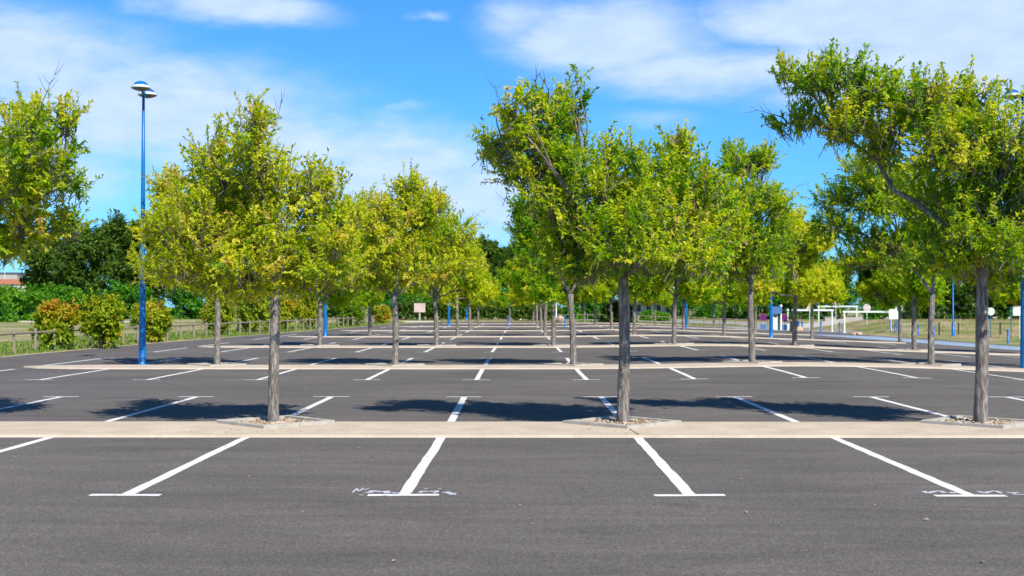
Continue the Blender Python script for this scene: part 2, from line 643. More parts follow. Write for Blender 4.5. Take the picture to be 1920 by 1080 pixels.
EDGE = np.array([(-20, -17.0), (44, -17.0), (58, -16.6), (76, -15.2), (96, -13.8), (116, -12.2), (128, -10.5), (133, -8.5), (136, -5)])


def lot_left(y):
    return float(np.interp(y, EDGE[:, 0], EDGE[:, 1]))


def lot_right(y):
    return float(np.interp(y, [-20, 90, 96, 118, 126, 137], [30, 29, 27.5, 27.5, 20, -2]))


struct(sheet('parking_lot', lot_left, lot_right, np.arange(-20, 137, 1.0), 70, mt['asphalt'], .010))
# pale edge kerb along the far end, service road and paths behind
struct(sheet('access_road', lambda y: 5 + (y - 131) * .0, lambda y: 33, np.arange(131, 164, 2.0), 40, mt['paleroad'], .014))
struct(sheet('driveway', lambda y: 19, lambda y: 30, np.arange(108, 131, 1.0), 14, mt['paleroad'], .022))
struct(sheet('gravel_path', lambda y: -110, lambda y: -9, np.arange(134, 143, 1.5), 60, mt['pale'], .014))
struct(sheet('gravel_path', lambda y: 4.5 + (y - 125) * .6, lambda y: 25 - (y - 119) * 1.2, np.arange(119, 127, 1.0), 20, mt['tan'], .016))
struct(sheet('gravel_path', lambda y: -9, lambda y: 6, np.arange(135, 141, 1.0), 14, mt['tan'], .018))
struct(sheet('blue_lane', lambda y: np.interp(y, [60, 92], [24.5, 20.5]), lambda y: np.interp(y, [60, 92], [28.5, 26]), np.arange(60, 93, 1.0), 8, mt['bluepaint'], .018))
# kerb around the verge
for yy0, yy1 in ((20, 128),):
    ys = np.arange(yy0, yy1, 1.0)
    struct(sheet('verge_edging', lambda y: lot_left(y) - .16, lambda y: lot_left(y) + .02, ys, 2, mt['strip'], .020))

PER = 17.45
NROW = 7
TREE_Y = [17.7 + PER * k for k in range(NROW)]
FRONT = [16.0 + PER * k for k in range(NROW)]


def strip(k):
    y0, y1 = FRONT[k], FRONT[k] + 1.9
    xa = [-20, -13.6, -13.3, -12.8, -12.4, -10.5, -7.5][k]
    xb = [16, 21.8, 21.8, 21.3, 20.5, 19, 16][k]
    xs = np.arange(xa, xb + .01, .5)
    h = .035
    V, F = [], []
    for i, x in enumerate(xs):
        t = min(1.0, (x - xa) / 1.8) if k else 1.0
        w = .12 + .88 * math.sqrt(max(0, t))
        t2 = min(1.0, (xb - x) / 1.8)
        w = min(w, .12 + .88 * math.sqrt(max(0, t2)))
        ym = y1 - .0 - (y1 - y0) * .5
        ya, yb = ym - (y1 - y0) / 2 * w, ym + (y1 - y0) / 2 * w
        prof = [(ya, 0), (ya + .015, h), ((ya + yb) / 2, h + .006), (yb - .015, h), (yb, 0)]
        for yy, zz in prof:
            V.append((x, yy, gzf(x, yy) + .008 + zz))
    for i in range(len(xs) - 1):
        for j in range(4):
            a = i * 5 + j
            F.append((a, a + 5, a + 6, a + 1))
    return struct(mesh_obj('kerb_strip', V, F, mt['strip']))


strips = [strip(k) for k in range(NROW)]

# joints sawn in the nearest strip
jb = MB()
for (x0, y0, x1, y1) in ((1.46, 16.78, 1.52, 16.02), (6.62, 16.8, 7.6, 16.3), (-8.3, 16.7, -8.2, 16.02)):
    dx, dy = x1 - x0, y1 - y0
    l = math.hypot(dx, dy)
    nx_, ny_ = -dy / l * .006, dx / l * .006
    z = lambda x, y: gzf(x, y) + .008 + .035 + .0085
    jb.add([(x0 - nx_, y0 - ny_, z(x0, y0)), (x1 - nx_, y1 - ny_, z(x1, y1)), (x1 + nx_, y1 + ny_, z(x1, y1)), (x0 + nx_, y0 + ny_, z(x0, y0))], [(0, 1, 2, 3)])
struct(jb.build('pavement_joint', mt['joint']))


# the seam between two asphalt lanes, just beside the centre bay line
sm = MB()
for (xa, ya, yb, w) in ((-1.07, 23.3, 28.5, .014), (-1.05, 38, 46, .016), (3.2, 23.4, 29.5, .008)):
    ys = np.arange(ya, yb, .12)
    V = []
    for i, y in enumerate(ys):
        xx = xa + .02 * math.sin(y * 1.9) + .012 * math.sin(y * 7.1) + random.uniform(-.004, .004)
        ww = w * random.uniform(.3, 1.0)
        for q in (-1, 1):
            V.append((xx + q * ww / 2, y, gzf(xx, y) + .0115))
    sm.add(V, [(2 * i, 2 * i + 1, 2 * i + 3, 2 * i + 2) for i in range(len(ys) - 1) if not 15.9 < ys[i] < 17.9])
struct(sm.build('asphalt_seam', mt['seam']))


# painted bays
def quad_strip(mb, x0, y0, x1, y1, w, dz=.0125, seg=.7, jag=.0):
    L_ = math.hypot(x1 - x0, y1 - y0)
    n = max(1, int(L_ / seg))
    dx, dy = (x1 - x0) / L_, (y1 - y0) / L_
    V = []
    for i in range(n + 1):
        t = i / n
        x, y = x0 + (x1 - x0) * t, y0 + (y1 - y0) * t
        for s in (-1, 1):
            ww = w / 2 * s + random.uniform(-jag, jag)
            xx, yy = x - dy * ww, y + dx * ww
            V.append((xx, yy, gzf(xx, yy) + dz))
    mb.add(V, [(2 * i, 2 * i + 2, 2 * i + 3, 2 * i + 1) for i in range(n)])


wl, fl = MB(), MB()
for k in range(NROW):
    for j in range(-6, 10):
        X = -1.0 + 2.5 * j
        near_, far_ = FRONT[k] - 4.9, FRONT[k] + 1.9 + 5.3
        if X < [-16, -14.5, -14, -13.6, -13, -11.5, -8][k] or X > [20, 20, 20.2, 19, 18, 16, 13][k]:
            continue
        jx = random.uniform(-.03, .03)
        quad_strip(wl, X + jx, near_, X, FRONT[k] - .02, .115, jag=.007, seg=.3)
        quad_strip(wl, X - .32 + jx, near_, X + .31 + jx, near_ + random.uniform(-.03, .03), .11, dz=.0145, jag=.004, seg=.16)
        if far_ < lot_right(0) * 10 and far_ < 128:
            quad_strip(wl, X, FRONT[k] + 1.92, X + jx, far_, .115, jag=.004)
            quad_strip(wl, X - .34 + jx, far_, X + .32 + jx, far_ + random.uniform(-.04, .04), .10, dz=.0145, jag=.004, seg=.16)
        # older, misplaced faded bars beside the T heads
        if k and random.random() < .4:
            s = random.choice((-1, 1))
            for yy in (near_, far_):
                quad_strip(fl, X + s * .3, yy + random.uniform(-.15, .1), X + s * (.5 + random.random() * .25), yy, .07, dz=.0112, jag=.012, seg=.09)
struct(wl.build('bay_markings', mt['white']))
struct(fl.build('faded_markings', mt['faint']))
wl2 = MB()
for x in np.arange(20.5, 27, .1):
    pass
quad_strip(wl2, 29.2, 58, 26.6, 88, .14, dz=.0205)
quad_strip(wl2, 24.3, 60, 20.4, 92, .14, dz=.0205)
for yy in (62, 67.5, 73, 78.5, 84):
    xx = float(np.interp(yy, [60, 92], [24.3, 20.4]))
    quad_strip(wl2, xx - 4.2, yy - .2, xx, yy, .11, dz=.0205)
struct(wl2.build('lane_markings', mt['white']))

# scrawled letters beside two of the T heads, traced on the ground
ck = MB()


SDZ = [.0130]


def scrawl(pts, w):
    P = [unp(*p) for p in pts]
    for a, b in zip(P[:-1], P[1:]):
        if math.hypot(b[0] - a[0], b[1] - a[1]) > .01:
            quad_strip(ck, a[0], a[1], b[0], b[1], w, dz=SDZ[0], seg=.06, jag=.006)
            SDZ[0] += .00004
    return


SC = [
    ([(661, 926), (669, 918), (674, 923), (682, 917)], .018), ([(684, 921), (692, 917)], .02),
    ([(687, 925), (692, 926), (700, 922), (716, 924.5)], .05), ([(716, 924), (724, 923), (733, 922.8)], .045), ([(724, 923), (726, 927)], .05),
    ([(735, 925.5), (744, 926.5), (752, 926)], .045), ([(674, 929.5), (682, 930.5)], .03),
    ([(787, 926), (793, 922.5), (800, 924), (806, 923.8), (813, 922.5), (824, 922.5)], .04), ([(813, 926.5), (822, 922.5)], .035),
    ([(795, 919), (802, 917.5)], .015), ([(822, 919), (828, 917.5)], .015),
    ([(831, 926), (840, 924), (843, 927.5)], .04), ([(842, 927), (850, 926.5), (849, 929.5), (843, 928)], .05),
    ([(1728, 922), (1736, 926), (1748, 922.5), (1758, 921.5), (1768, 925.5)], .045), ([(1780, 926), (1785, 924)], .05), ([(1793, 925.5), (1801, 927.5)], .03),
    ([(1829, 922), (1843, 926), (1851, 923), (1862, 921.5), (1874, 926)], .04), ([(1884, 924), (1893, 925.5), (1906, 924.3)], .04), ([(1894, 926), (1903, 929), (1916, 928)], .03)]
for p, w in SC:
    scrawl(p, w)
struct(ck.build('chalk_scrawl', mt['chalk']))


# ------------------------------------------------------------------ leaves
def leaf_arrays(P, D, N, Ls, Wd, fold=.18):
    """P base, D direction, N normal, Ls length, Wd width -> verts, tris"""
    S = np.cross(D, N)
    S /= np.linalg.norm(S, axis=1, keepdims=True) + 1e-9
    N2 = np.cross(S, D)
    mid = P + D * (Ls * .45)[:, None]
    a = P
    b = mid + S * (Wd * .5)[:, None] + N2 * (Ls * fold * .5)[:, None]
    c = P + D * Ls[:, None] - N2 * (Ls * fold * .6)[:, None]
    d = mid - S * (Wd * .5)[:, None] + N2 * (Ls * fold * .5)[:, None]
    V = np.stack([a, b, c, d], 1).reshape(-1, 3)
    i = np.arange(len(P)) * 4
    F = np.concatenate([np.stack([i, i + 1, i + 2], 1), np.stack([i, i + 2, i + 3], 1)])
    return V, F


def nrm(a):
    return a / (np.linalg.norm(a, axis=1, keepdims=True) + 1e-9)


def shoots_to_leaves(r, S, D, LEN, per, lsize, tone0, aspect=.50, tonevar=.05, droop=.35):
    n = len(S)
    t = (np.arange(per)[None, :] + r.random((n, per))) / per
    P = S[:, None, :] + D[:, None, :] * (t * LEN[:, None])[:, :, None]
    # slight arching of the shoot
    P[:, :, 2] += (t * (1 - t)) * .25 * LEN[:, None]
    P = P.reshape(-1, 3)
    DD = np.repeat(D, per, 0)
    R = nrm(r.normal(size=(n * per, 3)))
    hz = nrm(DD * np.array([1, 1, .15]))
    LD = nrm(DD * .65 + R * .62 + np.array([0, 0, -droop * .8]))
    N = nrm(r.normal(size=(n * per, 3)) * .30 + hz * .6 + np.array([0, 0, .85]))
    Ls = lsize * (.65 + .7 * r.random(n * per))
    V, F = leaf_arrays(P, LD, N, Ls, Ls * aspect * (.8 + .4 * r.random(n * per)))
    tt = np.repeat(tone0, per) + (t.reshape(-1) - .5) * .12 + r.normal(size=n * per) * tonevar
    return V, F, np.repeat(np.clip(tt, 0, 1), 4)


def make_tree(name, label, loc, blobs, seed, trunk_r=.085, fork=1.75, lean=(0, 0), shoots=36, per=22, lsize=.072,
              tone=.45, group=None, cat='tree', rz=0.0, slen=(.22, .5), leafm='leaf', barkm='bark', clumpk=1.0, bare=0, nseg=14, tonesd=.10,
              slimbs=None, twigs=True, brk=1.0):
    r = np.random.default_rng(seed)
    root = thing(name, label, cat, loc, rz, group)
    # trunk
    fk = Vector((lean[0], lean[1], fork))
    tp, tr = [], []
    for i in range(nseg + 1):
        t = i / nseg
        w = .025 * math.sin(t * 5 + seed) * t
        tp.append((lean[0] * t ** 1.3 + w, lean[1] * t + w * .6, fork * t - .12 * (1 - t)))
        fl_ = 1 + .25 * math.exp(-t * fork / .12) if False else 1 + .22 * math.exp(-t * fork * 8)
        tr.append(trunk_r * (1.08 - .22 * t) * fl_ * (1 + .03 * math.sin(i * 2.1 + seed)))
    tm = MB()
    V, F = tube_arr(tp, tr, 18 if nseg > 10 else 8, True, fiss=.07 if nseg > 10 else .02, seed=seed)
    tm.add(V, F)
    # main limbs toward blobs
    limbs = []
    bm_ = MB()
    S_all, D_all, L_all, T_all = [], [], [], []
    top = Vector(tp[-1])
    wts = np.array([b[3] * b[4] * b[5] for b in blobs]) ** .67
    wts = wts / wts.mean()
    order = sorted(range(len(blobs)), key=lambda q: -(Vector(blobs[q][:3]) - top).length)
    for bi in order:
        b = blobs[bi]
        c = Vector(b[:3])
        st = top + Vector((0, 0, -.10 * r.random() * fork * .5))
        r0_ = trunk_r * brk * min(.62, .30 + .12 * (c - st).length / (fork + .1) * 2)
        best = (c - st).length * .80
        for (lp, lr) in limbs:
            for q in range(2, len(lp) - 1):
                dd = (lp[q] - c).length
                pd = (lp[q + 1] - lp[q - 1]).normalized()
                if dd < best and lp[q].z < c.z + .1 and pd.dot((c - lp[q]).normalized()) > .62:
                    best, st, r0_ = dd, lp[q].copy(), lr[q] * .72
        dist = (c - st).length
        # upward-bowed curve
        n = 9
        pts, rad = [], []
        ctrl = st.lerp(c, .45) + Vector((r.normal() * .06, r.normal() * .06, (-.07 if abs(c.x - st.x) > 1 else .02) * dist))
        for i in range(n + 1):
            t = i / n
            p = st * (1 - t) ** 2 + ctrl * (2 * t * (1 - t)) + c * t * t
            p += Vector((r.normal(), r.normal(), r.normal())) * .011 * dist * (1 if 0 < i < n else 0)
            pts.append(p)
            rad.append(r0_ * (1 - t) + trunk_r * .09 * t)
        tm.tube(pts, rad, 7 if nseg > 10 else 5)
        limbs.append((pts, rad))
        ns = max(4, int(shoots * wts[bi] * 1.0))
        K = max(3, int(ns / 7 * clumpk))
        # clump centres in the blob
        u = nrm(r.normal(size=(K, 3)))
        cc = np.array(b[:3]) + u * (r.random((K, 1)) ** .42) * np.array(b[3:6]) * .86
        ct = r.normal(size=K) * tonesd
        ci = r.integers(0, K, ns)
        sig = np.array(b[3:6]) * (.17 + .05 * (r.random()))
        S = cc[ci] + r.normal(size=(ns, 3)) * np.minimum(sig, .30)
        out = nrm((S - np.array(b[:3])) / np.array(b[3:6]) ** 2)
        D = nrm(out * .75 + np.array([0, 0, .75]) + r.normal(size=(ns, 3)) * .38)
        L_ = slen[0] + (slen[1] - slen[0]) * r.random(ns) ** 1.5
        # long leaders breaking the outline
        longm = r.random(ns) < .07
        L_[longm] *= 1.6
        S_all.append(S - D * L_[:, None] * .45)
        D_all.append(D)
        L_all.append(L_)
        hgt = (S[:, 2] - fork) / 3.0
        T_all.append(tone + ct[ci] + r.normal(size=ns) * .06 + .2 * (r.random(ns) < .03))
        # secondary branches from limb to clump centres
        for q in range(K):
            p0 = pts[int(r.integers(4, n + 1))]
            p1 = Vector(cc[q])
            m1 = p0.lerp(p1, .5) + Vector((r.normal() * .05, r.normal() * .05, .04))
            bm_.tube([p0, m1, p1, p1 + Vector(D[0]) * .01 + Vector((0, 0, .2))], [.016 * trunk_r / .085, .011 * trunk_r / .085, .006 * trunk_r / .085, .002], 4, False)
    S = np.vstack(S_all)
    D = np.vstack(D_all)
    LL = np.concatenate(L_all)
    T = np.concatenate(T_all)
    if twigs:
        for i in range(len(S)):
            e = S[i] + D[i] * LL[i]
            m_ = (S[i] + e) / 2 + np.array([0, 0, .06 * LL[i]])
            bm_.tube([S[i] - D[i] * .12, m_, e], [.006, .004, .0015], 3, False)
    for q in range(bare):
        b = blobs[int(r.integers(0, len(blobs)))]
        u = nrm(r.normal(size=(1, 3)))[0]
        u[2] = abs(u[2]) + .3
        p0 = Vector(np.array(b[:3]) + u * np.array(b[3:6]) * .45)
        dirv = Vector(u).normalized()
        p = p0.copy()
        pts = [p0]
        for s_ in range(5):
            dirv = (dirv + Vector(r.normal(size=3)) * .16).normalized()
            p = p + dirv * (.12 + .05 * r.random()) * (b[3] + .6)
            pts.append(p)
            if s_ > 1:
                for w in range(2):
                    dv = (dirv + Vector(r.normal(size=3)) * .6).normalized()
                    bm_.tube([p, p + dv * .12, p + dv * .24 + Vector((0, 0, .03))], [.005, .003, .001], 3, False)
        bm_.tube(pts, [.012, .010, .008, .006, .004, .0015], 5, False)
    tm.build('trunk', mt[barkm], root, smooth=True)
    bm_.build('branches', mt['twig'] if barkm == 'bark' else mt[barkm], root)
    V, F, tn = shoots_to_leaves(r, S, D, LL, per, lsize, T)
    mesh_obj('crown', V, F, mt[leafm], root, tone=tn)
    return root


# ------------------------------------------------------------------ the front row, crowns shaped after the photograph
MPP = 17.7 / FPX


def pb(list_px, trunk_px, base_py, s, r):
    """(px, py, rx_m, rz_m) -> crown lobes relative to the trunk"""
    out = []
    for (px, py, rx, rz) in list_px:
        ry = min(rx * 1.7, 1.2) * (.85 + .3 * r.random())
        out.append(((px - trunk_px) * s, r.normal() * .38, (base_py - py) * s, rx * 1.1, ry, rz * 1.1))
    return out


r0 = np.random.default_rng(3)
A = pb([(505, 275, .30, .52), (500, 330, .50, .5), (390, 285, .34, .36), (420, 340, .45, .45), (335, 375, .45, .42), (320, 430, .35, .3), (400, 440, .7, .45), (470, 500, .85, .34),
        (520, 420, .65, .5), (600, 360, .38, .36), (620, 420, .42, .4), (610, 490, .45, .34), (370, 505, .6, .28), (450, 525, .5, .18), (570, 525, .55, .18), (640, 470, .3, .3)], 513, 792, MPP, r0)
B = pb([(1075, 190, .22, .42), (1020, 220, .38, .44), (965, 225, .22, .36), (945, 285, .34, .34), (1000, 300, .5, .4), (1060, 300, .4, .5), (1055, 380, .6, .42), (1140, 300, .25, .42), (1135, 360, .5, .4),
        (1210, 340, .5, .5), (1275, 300, .28, .46), (1300, 370, .48, .48), (1345, 400, .36, .36), (1115, 440, .65, .36), (1220, 440, .8, .42), (1290, 455, .5, .34), (1175, 480, .6, .26), (1060, 470, .35, .26), (1255, 495, .55, .2), (1110, 505, .4, .2), (1360, 440, .25, .3)], 1167, 792, MPP, r0)
Cc = pb([(1560, 140, .50, .34), (1500, 125, .26, .16), (1620, 170, .42, .34), (1510, 215, .36, .15), (1590, 230, .45, .25), (1670, 250, .45, .34), (1720, 200, .42, .40), (1770, 190, .42, .40),
         (1760, 280, .6, .5), (1835, 180, .24, .42), (1850, 270, .55, .5), (1900, 350, .55, .5), (1810, 370, .6, .4), (1880, 440, .6, .42), (1950, 420, .5, .5), (1960, 320, .4, .4), (1790, 450, .5, .3), (1800, 495, .35, .2), (1900, 500, .5, .22), (1850, 470, .5, .25)], 1835, 790, MPP, r0)
DX = HX - 8.5 * FPX / 17.7
Dd = pb([(135, 240, .26, .30), (95, 265, .34, .38), (30, 250, .42, .42), (125, 320, .34, .30), (60, 350, .55, .42), (-30, 300, .6, .6), (30, 420, .55, .30), (90, 420, .34, .22), (-60, 400, .7, .5),
         (-130, 300, .7, .7), (-220, 380, .8, .6), (-10, 465, .55, .16)], DX, 792, MPP, r0)
g0 = 'young ash trees of the front row'
zt = .03
make_tree('ash_tree', 'golden green tree with a slim trunk in the front row, left of the middle tree', (-3.48, 17.7, zt), A, 11, .072, 2.3, (0.0, 0), shoots=135, per=25, lsize=.064, tone=.58, group=g0, bare=4, tonesd=.09)
make_tree('ash_tree', 'middle tree of the front row with a broad crown reaching up to the left', (1.45, 17.7, zt), B, 12, .082, 2.2, (.03, 0), shoots=132, per=25, lsize=.066, tone=.46, group=g0, bare=4, tonesd=.12)
make_tree('ash_tree', 'front row tree on the right whose long limb leans far out over the bays', (6.48, 17.7, zt), Cc, 13, .088, 2.55, (.06, 0), shoots=132, per=25, lsize=.066, tone=.45, group=g0, bare=4, tonesd=.12)
make_tree('ash_tree', 'front row tree cut off by the left edge, only its crown in view', (-8.5, 17.7, zt), Dd, 14, .09, 1.9, (.05, 0), shoots=130, per=25, lsize=.066, tone=.50, group=g0, bare=5, tonesd=.12)

# second row
s1 = TREE_Y[1] / FPX
g1 = 'young ash trees of the second row'
rows1 = [
    (-8.5, [(310, 350, .55, .45), (345, 400, .8, .8), (420, 400, 1.0, .9), (480, 450, .9, .8), (320, 500, .9, .5), (430, 520, 1.1, .45)], .64, 'second row tree half hidden behind the golden one of the front row'),
    (-3.5, [(765, 350, .42, .45), (770, 400, .7, .6), (690, 410, .8, .6), (810, 400, .55, .55), (850, 450, .6, .55), (720, 470, 1.1, .7), (800, 500, 1.1, .5), (870, 500, .4, .3), (700, 530, .9, .25)], .60, 'yellow green second row tree between the golden tree and the middle tree'),
    (1.5, [(1000, 430, .7, .5), (985, 400, .4, .35), (1060, 430, 1.0, .7), (1120, 450, .9, .6), (1010, 480, .8, .5), (1080, 500, 1.2, .5)], .36, 'dark green second row tree just left of the middle trunk'),
    (6.5, [(1395, 300, .6, .55), (1445, 300, .4, .5), (1400, 370, .9, .7), (1460, 380, .5, .4), (1360, 430, .9, .8), (1430, 450, 1.0, .8), (1400, 500, 1.1, .5)], .40, 'tall second row tree whose narrow top rises right of the middle tree'),
    (11.5, [(1620, 320, .6, .5), (1640, 380, 1.0, .8), (1570, 370, .5, .4), (1570, 420, .7, .4), (1700, 360, 1.2, .9), (1770, 400, 1.1, 1.0), (1660, 470, 1.2, .6), (1750, 490, 1.2, .5), (1610, 490, .5, .3)], .42, 'wide green second row tree left of the leaning one at right'),
    (16.5, [(1960, 300, .8, .8), (2040, 280, 1.0, 1.0), (1990, 400, 1.2, .9), (2080, 420, 1.3, .8), (1930, 470, .6, .5)], .50, 'second row tree at the right edge, mostly outside the view'),
]
for i, (X, px, tn, lab) in enumerate(rows1):
    tpx = HX + X * FPX / TREE_Y[1]
    zz = gzf(X, TREE_Y[1])
    bl = pb(px, tpx, HY + (CAMH - zz) * FPX / TREE_Y[1], s1, r0)
    make_tree('ash_tree', lab, (X, TREE_Y[1], zz + .03), bl, 30 + i, .088, 2.0, (random.uniform(-.1, .1), 0), shoots=230, per=20, lsize=.092, tone=tn, group=g1, bare=4, slen=(.25, .6), nseg=12, tonesd=.11)

# shared variants for the rows behind
ORD = ['first', 'second', 'third', 'fourth', 'fifth', 'sixth', 'seventh', 'eighth']


def variant(seed, W, H, fork):
    r = np.random.default_rng(seed)
    bl = []
    for q in range(9):
        a = q * 2.4 + r.random()
        rr = W * (.25 + .5 * r.random())
        z = fork + .35 + (H - fork - 1.0) * r.random()
        bl.append((math.cos(a) * rr * (1.1 - .45 * (z - fork) / (H - fork)), math.sin(a) * rr * .9, z, .75, .75, .6))
    bl.append((r.normal() * .2, 0, H - .7, .5, .5, .7))
    bl.append((r.normal() * .5, 0, H - 1.2, .7, .7, .6))
    return bl


vars_ = []
far_cols = [  # per row: x offsets and tones
    (2, [-8.4, -3.5, 1.4, 6.45, 11.5, 16.5, 21.5]), (3, [-8.4, -3.5, 1.4, 6.4, 11.4, 16.3, 21.2]),
    (4, [-3.5, 1.45, 6.4, 11.4, 16.4]), (5, [-3.5, 1.4, 6.3, 11.3, 16.2]), (6, [-1.0, 1.3, 6.3, 11.2])]
first = []
ci = 0
for k, cols in far_cols:
    for j, X in enumerate(cols):
        y = TREE_Y[k]
        lab = 'slim ash tree in the %s row of the lot, %s from the left' % (ORD[k], ORD[j])
        if len(first) < 7:
            H = [5.6, 5.1, 6.0, 5.3, 5.8, 6.2, 5.0][len(first)]
            t = make_tree('ash_tree', lab, (X, y, gzf(X, y)), variant(60 + len(first), 2.25, H, 1.9), 80 + len(first), .10, 2.1, (random.uniform(-.08, .08), 0),
                          shoots=180, per=17, lsize=.135, tone=[.40, .52, .34, .46, .58, .38, .50][len(first)], slen=(.3, .65), nseg=8, twigs=False, bare=3)
            first.append(t)
        else:
            src = first[(ci * 3 + j) % 7]
            s_ = random.uniform(.9, 1.1)
            t = copy_thing(src, (X, y, gzf(X, y)), random.uniform(0, 6.28), lab, (s_, s_, s_ * random.uniform(.93, 1.08)))
        t['group'] = 'young ash trees of the %s row' % ORD[k]
        ci += 1


# ------------------------------------------------------------------ tree pits
def make_pit(loc, label, seed, w=.83, group='diamond tree pits'):
    r = np.random.default_rng(seed)
    root = thing('tree_pit', label, 'tree pit', loc, 0, group)
    h = .048
    mb = MB()
    o_, i_ = w, w - .14
    oc = [(o_, 0), (0, o_), (-o_, 0), (0, -o_)]
    ic = [(i_, 0), (0, i_), (-i_, 0), (0, -i_)]
    for q in range(4):
        q2 = (q + 1) % 4
        # two kerb stones per side with a hairline gap
        for t0, t1 in ((0.0, .495), (.505, 1.0)):
            L1 = lambda a, b, t: (a[0] + (b[0] - a[0]) * t, a[1] + (b[1] - a[1]) * t)
            p = [L1(oc[q], oc[q2], t0), L1(oc[q], oc[q2], t1), L1(ic[q], ic[q2], t1), L1(ic[q], ic[q2], t0)]
            hh = h + r.uniform(-.004, .004)
            cx, cy = sum(a[0] for a in p) / 4, sum(a[1] for a in p) / 4
            top = [(cx + (a[0] - cx) * .97, cy + (a[1] - cy) * .97, hh + .006) for a in p]
            V = [(a[0], a[1], -.05) for a in p] + [(a[0], a[1], hh) for a in p] + top
            F = []
            for e in range(4):
                e2 = (e + 1) % 4
                F += [(e, e2, 4 + e2, 4 + e), (4 + e, 4 + e2, 8 + e2, 8 + e)]
            F.append((8, 9, 10, 11))
            mb.add(V, F)
    mb.build('kerb_stones', mt['kerb'], root)
    sb = MB()
    sb.add([(i_ + .02, 0, .014), (0, i_ + .02, .014), (-i_ - .02, 0, .014), (0, -i_ - .02, .014)], [(0, 1, 2, 3)])
    s = sb.build('soil', mt['soil'], root)
    # pebbles
    V, F = [], []
    ico = bmesh.new()
    bmesh.ops.create_icosphere(ico, subdivisions=1, radius=1)
    iv = np.array([v.co[:] for v in ico.verts])
    ifc = [[v.index for v in f.verts] for f in ico.faces]
    ico.free()
    n = 0
    for q in range(420):
        while True:
            x, y = r.uniform(-i_, i_, 2)
            if abs(x) + abs(y) < i_ - .02:
                break
        s_ = r.uniform(.010, .026)
        rot = Matrix.Rotation(r.random() * 6, 3, 'Z') @ Matrix.Rotation(r.random() * 6, 3, 'X')
        vv = (iv * (1 + r.uniform(-.2, .2, iv.shape))) @ np.array(rot) * np.array([1, .8, .6]) * s_
        V.append(vv + np.array([x, y, .016 + s_ * .45]))
        F += [tuple(i + n for i in f) for f in ifc]
        n += len(iv)
    pb_ = mesh_obj('gravel', np.vstack(V), F, mt['pebble'], root)
    pb_['kind'] = 'stuff'
    return root


pit0 = make_pit((-3.43, 17.60, .035), 'diamond tree pit of pale kerb stones round the golden front row tree', 1)
make_pit((1.43, 17.60, .035), 'diamond gravel pit at the foot of the middle front row tree', 2)
make_pit((6.46, 17.66, .035), 'diamond gravel pit under the leaning front row tree at right', 3)
for k in (1, 2):
    cols = [-8.5, -3.5, 1.5, 6.5, 11.5, 16.5] if k == 1 else far_cols[0][1]
    for j, X in enumerate(cols):
        if k == 1 and X > 13:
            continue
        copy_thing(pit0, (X, TREE_Y[k] - .02, gzf(X, TREE_Y[k]) + .03), (j % 4) * math.pi / 2, 'low diamond kerb round the %s tree from the left in the %s row' % (ORD[j], ORD[k]))

# ------------------------------------------------------------------ double headed lamps
def make_lamp(loc, label, rz=0.0):
    root = thing('street_lamp', label, 'street lamp', loc, rz, 'blue double headed lamps in the lot')
    mb = MB()
    prof = [(0, 0), (.20, 0), (.20, .02), (.125, .03), (.105, .05), (.102, .55), (.098, 1.15), (.092, 1.2), (.075, 3.0), (.055, 5.5), (.038, 7.85), (.0, 7.86)]
    mb.lathe(prof, 16)
    p = mb.build('pole', mt['blue'], root, smooth=True)
    db = MB()
    db.box(0, -.1005, .72, .11, .012, .42)
    db.build('access_door', mt['blue'], root)
    cb = MB()
    cb.lathe([(.0, 7.84), (.05, 7.84), (.055, 7.95), (.03, 8.02), (0, 8.02)], 12)
    cb.tube([(.06, -.42, 7.96), (.0, 0, 7.93), (-.02, .42, 7.94)], [.022, .03, .022], 8)
    cb.build('bracket', mt['blue'], root, smooth=True)
    for s in (-1, 1):
        hx, hy, hz = .14 * s + (-.03), -.42 * s * -1 * -1, 7.98
        hx, hy = (.06, -.45) if s < 0 else (-.02, .45)
        c = (hx, hy, 7.93 if s > 0 else 7.98)
        d = MB()
        d.lathe([(.0, .215), (.06, .21), (.13, .185), (.185, .14), (.215, .085)], 28, c)
        h_ = d.build('lamp_head', mt['blue'], root, smooth=True)
        rim = MB()
        rim.lathe([(.213, .088), (.235, .075), (.268, .035), (.275, .012), (.262, .0), (.23, -.006)], 28, c)
        rim.build('rim', mt['cream'], h_, smooth=True)
        ln = MB()
        ln.lathe([(.262, -.001), (.20, -.035), (.12, -.062), (.05, -.075), (0, -.076)], 28, c)
        ln.build('diffuser', mt['lens'], h_, smooth=True)
    root.scale = (1, 1, .985)
    return root


lamp0 = make_lamp((-10.8, 35.8, gzf(-10.8, 35.8)), 'tall blue double headed lamp on the left end of the second strip')
for X, y, lab in ((14.27, 35.6, 'blue lamp post cut by the right edge beside the leaning tree'), (-10.7, 68.8, 'blue lamp post half hidden behind the golden tree, left of the lot'),
                  (13.9, 69.5, 'blue lamp post by the fourth row, left of the white barriers'), (-5.9, 104, 'blue lamp post rising left of the far trees near the map board'),
                  (13.0, 98, 'blue lamp post between the middle tree and the white barriers'), (-6.2, 146, 'farthest teal blue lamp post before the hedge behind the lot')):
    copy_thing(lamp0, (X, y, gzf(X, y)), .25 if X > 14.1 else 0.0, lab)


